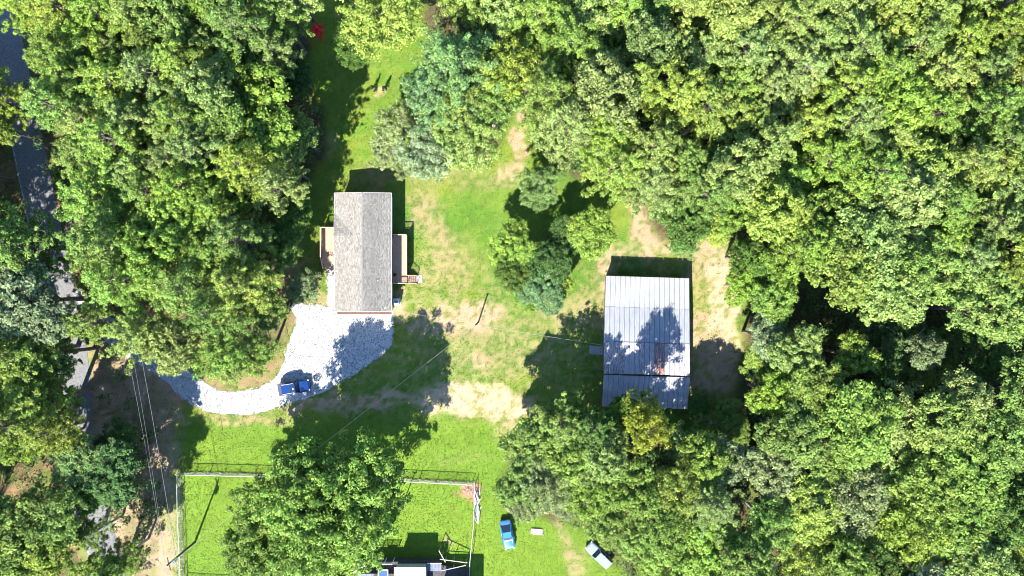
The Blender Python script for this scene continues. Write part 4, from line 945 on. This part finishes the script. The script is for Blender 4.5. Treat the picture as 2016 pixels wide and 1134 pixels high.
wire(TOPB, P(772,610,3.6), .014, 'thin cable from the yard pole to the corner of the house', m_wire, .5, group=G)
wire(up(TOPA,-.2,.8), P(252,700,9.5), .022, 'leftmost of the three power lines over the litter strip', m_wire, .3, group=G)
wire(up(TOPA,0,0), P(262,702,9.5), .018, 'middle and faintest of the three power lines over the litter strip', m_wire, .3, group=G)
wire(P(352,1134,9), P(280,712,9.5), .028, 'rightmost and brightest of the three power lines over the litter strip', m_wire, .2, group=G)
wire(up(TOPA,.2,-.8), P(334,1190,9), .02, 'power line leaving the utility pole downward past the bottom edge', m_wire, .1, group=G)

# ------------------------------------------------------------------ cars
def car(px, heading, L, W, Hh, paint, hood, label, style='suv', roofm=None, tail=None, name='parked_car'):
    p = P(*px, .9); p.z = 0; e = empty(name, p, label, 'car', None, heading)
    # body loft along x: (x, half width, top z)
    hz = Hh*.56; rz_ = Hh*.60
    st = [(-.5,.36,.42,.80),(-.485,.43,.30,.93),(-.44,.475,.22,1),(-.25,.5,.2,1),(0,.5,.2,1),(.22,.5,.2,.99),(.36,.49,.2,.94),(.45,.45,.22,.86),(.488,.38,.3,.74),(.5,.30,.4,.62)]
    def body(s0, s1):
        V = []; F = []
        seg = [s for s in st if s0 <= s[0] <= s1]
        for (x, w, zl, zt) in seg:
            w *= W; zt *= rz_; zl = zl*1.0
            V += [(x*L,-w*.9,zl),(x*L,-w,zl+.15),(x*L,-w,zt-.18),(x*L,-w*.93,zt-.05),(x*L,-w*.6,zt),(x*L,w*.6,zt),(x*L,w*.93,zt-.05),(x*L,w,zt-.18),(x*L,w,zl+.15),(x*L,w*.9,zl)]
        n = 10
        for i in range(len(seg)-1):
            for k in range(n): F.append((i*n+k, (i+1)*n+k, (i+1)*n+(k+1) % n, i*n+(k+1) % n))
        F.append(tuple(range(n))); F.append(tuple((len(seg)-1)*n+k for k in reversed(range(n)))); return V, F
    V, F = body(-.5, .5); mb = MB(); mb.add(V, F); b = mb.build('body', paint, e, smooth=True)
    bm_ = bmesh.new(); bm_.from_mesh(b.data); bmesh.ops.recalc_face_normals(bm_, faces=bm_.faces); bm_.to_mesh(b.data); bm_.free()
    # bonnet panel
    xb0 = {'suv': .215, 'coupe': .16, 'wagon': .2}[style]
    q = MB(); zt = rz_
    q.hexa([(xb0*L,-W*.40,zt*.96),(.455*L,-W*.33,zt*.84),(.455*L,W*.33,zt*.84),(xb0*L,W*.40,zt*.96)], [(xb0*L,-W*.40,zt+.012),(.462*L,-W*.31,zt*.87),(.462*L,W*.31,zt*.87),(xb0*L,W*.40,zt+.012)]); q.build('bonnet', hood, e, .02)
    # cabin
    xr, xf = {'suv': (-.47, .20), 'coupe': (-.36, .17), 'wagon': (-.47, .19)}[style]; tr, tf = {'suv': (-.34, .09), 'coupe': (-.14, .045), 'wagon': (-.41, .08)}[style]
    wb, wt = W*.455, W*.36
    c = MB(); c.hexa([(xr*L,-wb,rz_-.03),(xf*L,-wb,rz_-.03),(xf*L,wb,rz_-.03),(xr*L,wb,rz_-.03)], [(tr*L,-wt,Hh-.04),(tf*L,-wt,Hh-.04),(tf*L,wt,Hh-.04),(tr*L,wt,Hh-.04)]); c.build('windows', m_carglass, e, .03)
    r = MB(); r.hexa([(tr*L-.03,-wt-.02,Hh-.05),(tf*L+.03,-wt-.02,Hh-.05),(tf*L+.03,wt+.02,Hh-.05),(tr*L-.03,wt+.02,Hh-.05)], [(tr*L+.02,-wt+.05,Hh),(tf*L-.02,-wt+.05,Hh),(tf*L-.02,wt-.05,Hh),(tr*L+.02,wt-.05,Hh)]); r.build('roof', roofm or paint, e, .015)
    for s in (-1, 1):
        for (xa, xb_, a, b_) in ((tf*L, xf*L, 1, 1), (tr*L, xr*L, 1, 1)):
            MB().bar((xa, s*(wt+.0), Hh-.05), (xb_, s*(wb+.0), rz_-.01), .09, .05).build('pillar', paint, e)
        MB().bar((-.1*L, s*wt, Hh-.05), (-.1*L, s*wb, rz_), .08, .05).build('pillar', paint, e)
        m_ = MB(); m_.box(xf*L-.35, xf*L-.15, min(s*(W*.5), s*(W*.5+.17)), max(s*(W*.5), s*(W*.5+.17)), rz_-.05, rz_+.11); m_.build('mirror', paint, e, .03)
        for x in (-.31, .31):
            wh = MB(); wh.tube([(x*L, s*(W*.5-.2), .34), (x*L, s*(W*.5+.01), .34)], .34, 18); o = wh.build('wheel', m_tyre, e); MB().tube([(x*L, s*(W*.5+.005), .34), (x*L, s*(W*.5+.025), .34)], .2, 12).build('rim', m_metal, o)
        MB().box(.455*L, .492*L, min(s*W*.30, s*W*.42), max(s*W*.30, s*W*.42), rz_*.64, rz_*.78).build('headlight', m_white, e, .02)
        MB().box(-.503*L, -.47*L, min(s*W*.30, s*W*.44), max(s*W*.30, s*W*.44), rz_*.62, rz_*.84).build('tail_light', mat('red_lens', (.4,.01,.01), .2), e, .02)
        MB().box(-.05*L, .0, min(s*(W*.5), s*(W*.5+.03)), max(s*(W*.5), s*(W*.5+.03)), rz_-.24, rz_-.20).build('door_handle', m_metal, e)
        if style == 'suv': MB().bar((tr*L+.15, s*(wt-.02), Hh+.05), (tf*L-.15, s*(wt-.02), Hh+.05), .05, .05).build('roof_rail', m_metal, e)
    if style == 'suv': MB().box(tf*L-.75, tf*L-.15, -wt*.7, wt*.7, Hh+.001, Hh+.012).build('sunroof', m_carglass, e); MB().box(tf*L-.36, tf*L-.22, -wt*.22-.1, -wt*.22+.12, Hh+.013, Hh+.02).build('sunroof_white_spot', m_white, e)  # dark sunroof with a small plain white spot near its front
    if tail: 
        q = MB(); q.hexa([(-.48*L,-W*.40,rz_*.9),(-.36*L,-W*.42,rz_*.98),(-.36*L,W*.42,rz_*.98),(-.48*L,W*.40,rz_*.9)], [(-.48*L,-W*.39,rz_*.945),(-.36*L,-W*.41,rz_+.012),(-.36*L,W*.41,rz_+.012),(-.48*L,W*.39,rz_*.945)]); q.build('boot_lid', tail, e)
    q = MB(); q.box(.485*L, .503*L, -W*.2, W*.2, .36, .52); q.build('grille', m_dark, e)
    return e
m_tyre = mat('tyre_rubber', (.02,.02,.02), .85); m_carglass = mat('car_glass', (.015,.03,.045), .05, spec=1.0)
m_blue = mat('blue_car_paint', (.006,.04,.18), .28, .35, coat=1.0); m_cyan = mat('bright_blue_paint', (.012,.15,.50), .35, coat=.6); m_silver = mat('silver_lilac_paint', (.28,.28,.34), .35, .3, coat=.6)
m_grey = mat('dark_grey_paint', (.09,.10,.12), .4, .2, coat=.5); m_cwhite = mat('white_car_paint', (.22,.26,.30), .3, coat=1.0)
car((578,763), math.radians(9.5), 4.75, 1.98, 1.72, m_blue, m_blue, 'blue estate car with roof rails parked on the white gravel drive', 'suv')
car((999,1054), math.radians(-80), 4.5, 1.75, 1.35, m_cyan, m_silver, 'bright blue coupe with silver bonnet and dark boot parked on the lower lawn', 'coupe', m_cyan, m_grey)
car((1180,1094), math.radians(136), 4.6, 1.75, 1.55, m_cwhite, m_cwhite, 'pale silver car half under the trees on the lower lawn', 'wagon')

# ------------------------------------------------------------------ small things
def trough():
    p = P(779,923,.3); p.z = 0; e = empty('stock_tank', p, 'pale oblong metal trough with debris in it above the lower fence', 'trough', None, math.radians(-4)); n = 24; o_ = []; i_ = []
    for k in range(n):
        a = k*2*math.pi/n; cx = .62 if math.cos(a) > 0 else -.62; o_.append((cx+math.cos(a)*.42, math.sin(a)*.42)); i_.append((cx+math.cos(a)*.37, math.sin(a)*.37))
    V = [(x,y,0) for x,y in o_]+[(x,y,.6) for x,y in o_]+[(x,y,.6) for x,y in i_]+[(x,y,.2) for x,y in i_]; F = []
    for r in range(3):
        for k in range(n): F.append((r*n+k, r*n+(k+1) % n, (r+1)*n+(k+1) % n, (r+1)*n+k))
    MB().add(V, F).build('tank', mat('pale_zinc', (.55,.55,.58), .5, .2), e); MB().poly(i_, .2, .42).build('water', mat('murky_water', (.03,.035,.03), .1), e)
    q = MB()
    for k in range(26): x, y = random.uniform(-.1,.9), random.uniform(-.3,.3); q.box(x, x+.1, y, y+.08, .43, .46+random.uniform(0,.05))
    o = q.build('debris', mat('pale_debris', (.5,.42,.42), .9), e); o['kind'] = 'stuff'
    for s in (-.9, .9): MB().tube([(s,-.12,.63),(s,.12,.63)], .02, 6).build('handle', m_metal, e)
trough()
def yard_sign():
    p = P(374,787); e = empty('yard_sign', p, 'small red sign on two thin legs at the edge of the gravel drive', 'sign', None, math.radians(20))
    MB().box(-.33,.33,-.03,.03,.75,1.3).build('panel', mat('red_enamel', (.42,.02,.03), .4), e); MB().box(-.22,.1,-.036,-.032,.95,1.12).build('pale_stripe', mat('pink_print', (.6,.25,.28), .6), e)
    for s in (-.28, .28): MB().tube([(s,0,0),(s,0,1.36)], .022, 6).build('leg', m_dark, e)
yard_sign()
def planks():
    p = P(1057,1047); e = empty('plank_stack', p, 'stack of pale planks lying on the lawn right of the blue coupe', 'plank stack', None, math.radians(-4)); m = mat('sun_bleached_plank', (.33,.26,.22), .9, noise=(5,(.42,.36,.32)))
    for lay in range(3):
        for k in range(6): y = -.42+k*.155+random.uniform(-.01,.01); x = random.uniform(-.12,.12)+(0 if k else .25); MB().box(-.85+x, .8+x, y, y+.13, .02+lay*.045, .06+lay*.045).build('plank', m, e)
planks()
def heap(): 
    e = empty('timber_heap', P(941,1000), 'heap of white and grey scrap timber along the right fence', 'scrap heap'); m1 = mat('scrap_white', (.38,.36,.37), .8, noise=(4,(.50,.48,.49))); m2 = mat('scrap_grey', (.25,.22,.21), .9)
    for k in range(46):
        t = random.random(); x = random.gauss(.0, .2)-.1*t; y = 2.3-4.6*t; a = 1.5708+random.gauss(0, .25); L = random.uniform(.5, 1.3); z = random.uniform(.05, .45)
        d = Vector((math.cos(a)*L, math.sin(a)*L, random.uniform(-.15,.15))); MB().bar(Vector((x,y,z)), Vector((x,y,z))+d, random.uniform(.07,.16), .04).build('board', m1 if random.random() < .72 else m2, e)
heap()
def bricks():
    e = empty('brick_rubble', P(922,963), 'pile of pinkish broken bricks in the fence corner of the lower lawn', 'brick pile'); m = mat('broken_brick', (.32,.19,.15), .95, noise=(5,(.42,.30,.26)))
    for k in range(90):
        r = random.random()**.6*1.25; a = random.uniform(0, 6.28); x, y = math.cos(a)*r+.3, math.sin(a)*r*.85+.25; z = max(0, (1.1-r))*random.uniform(0,.28); w = random.uniform(.08,.2)
        g = random.uniform(0,6.28); d = Vector((math.cos(g), math.sin(g), random.uniform(-.2,.2)))*w; MB().bar(Vector((x,y,z+.06))-d*.6, Vector((x,y,z+.06))+d*.6, .11, .08).build('brick', m, e)
bricks()
def hose():
    pts = [P(*q, .03) for q in ((740,1036),(755,1032),(768,1036),(774,1045),(768,1054),(757,1060),(748,1068),(740,1073))]
    o0 = pts[0].copy(); o = MB().tube([p-o0 for p in pts], .03, 6).build('garden_hose', mat('pale_green_hose', (.42,.5,.25), .6), None, loc=o0); tag(o, 'pale garden hose curling over the lawn by the dark deck', 'hose')
hose()
def drum():
    e = empty('water_drum', P(1247,984,1.0)*1.0-Vector((0,0,1.0)), 'white drum glimpsed between the trees of the lower wood', 'drum'); MB().tube([(0,0,0),(0,0,.05),(0,0,.9),(0,0,.95)], [.28,.3,.3,.27], 14).build('barrel', m_white, e); MB().tube([(0,0,.95),(0,0,.98)], .1, 10).build('lid', m_dark, e)
drum()
tot = sum(len(m.polygons) for m in bpy.data.meshes); print('unique polys', tot)
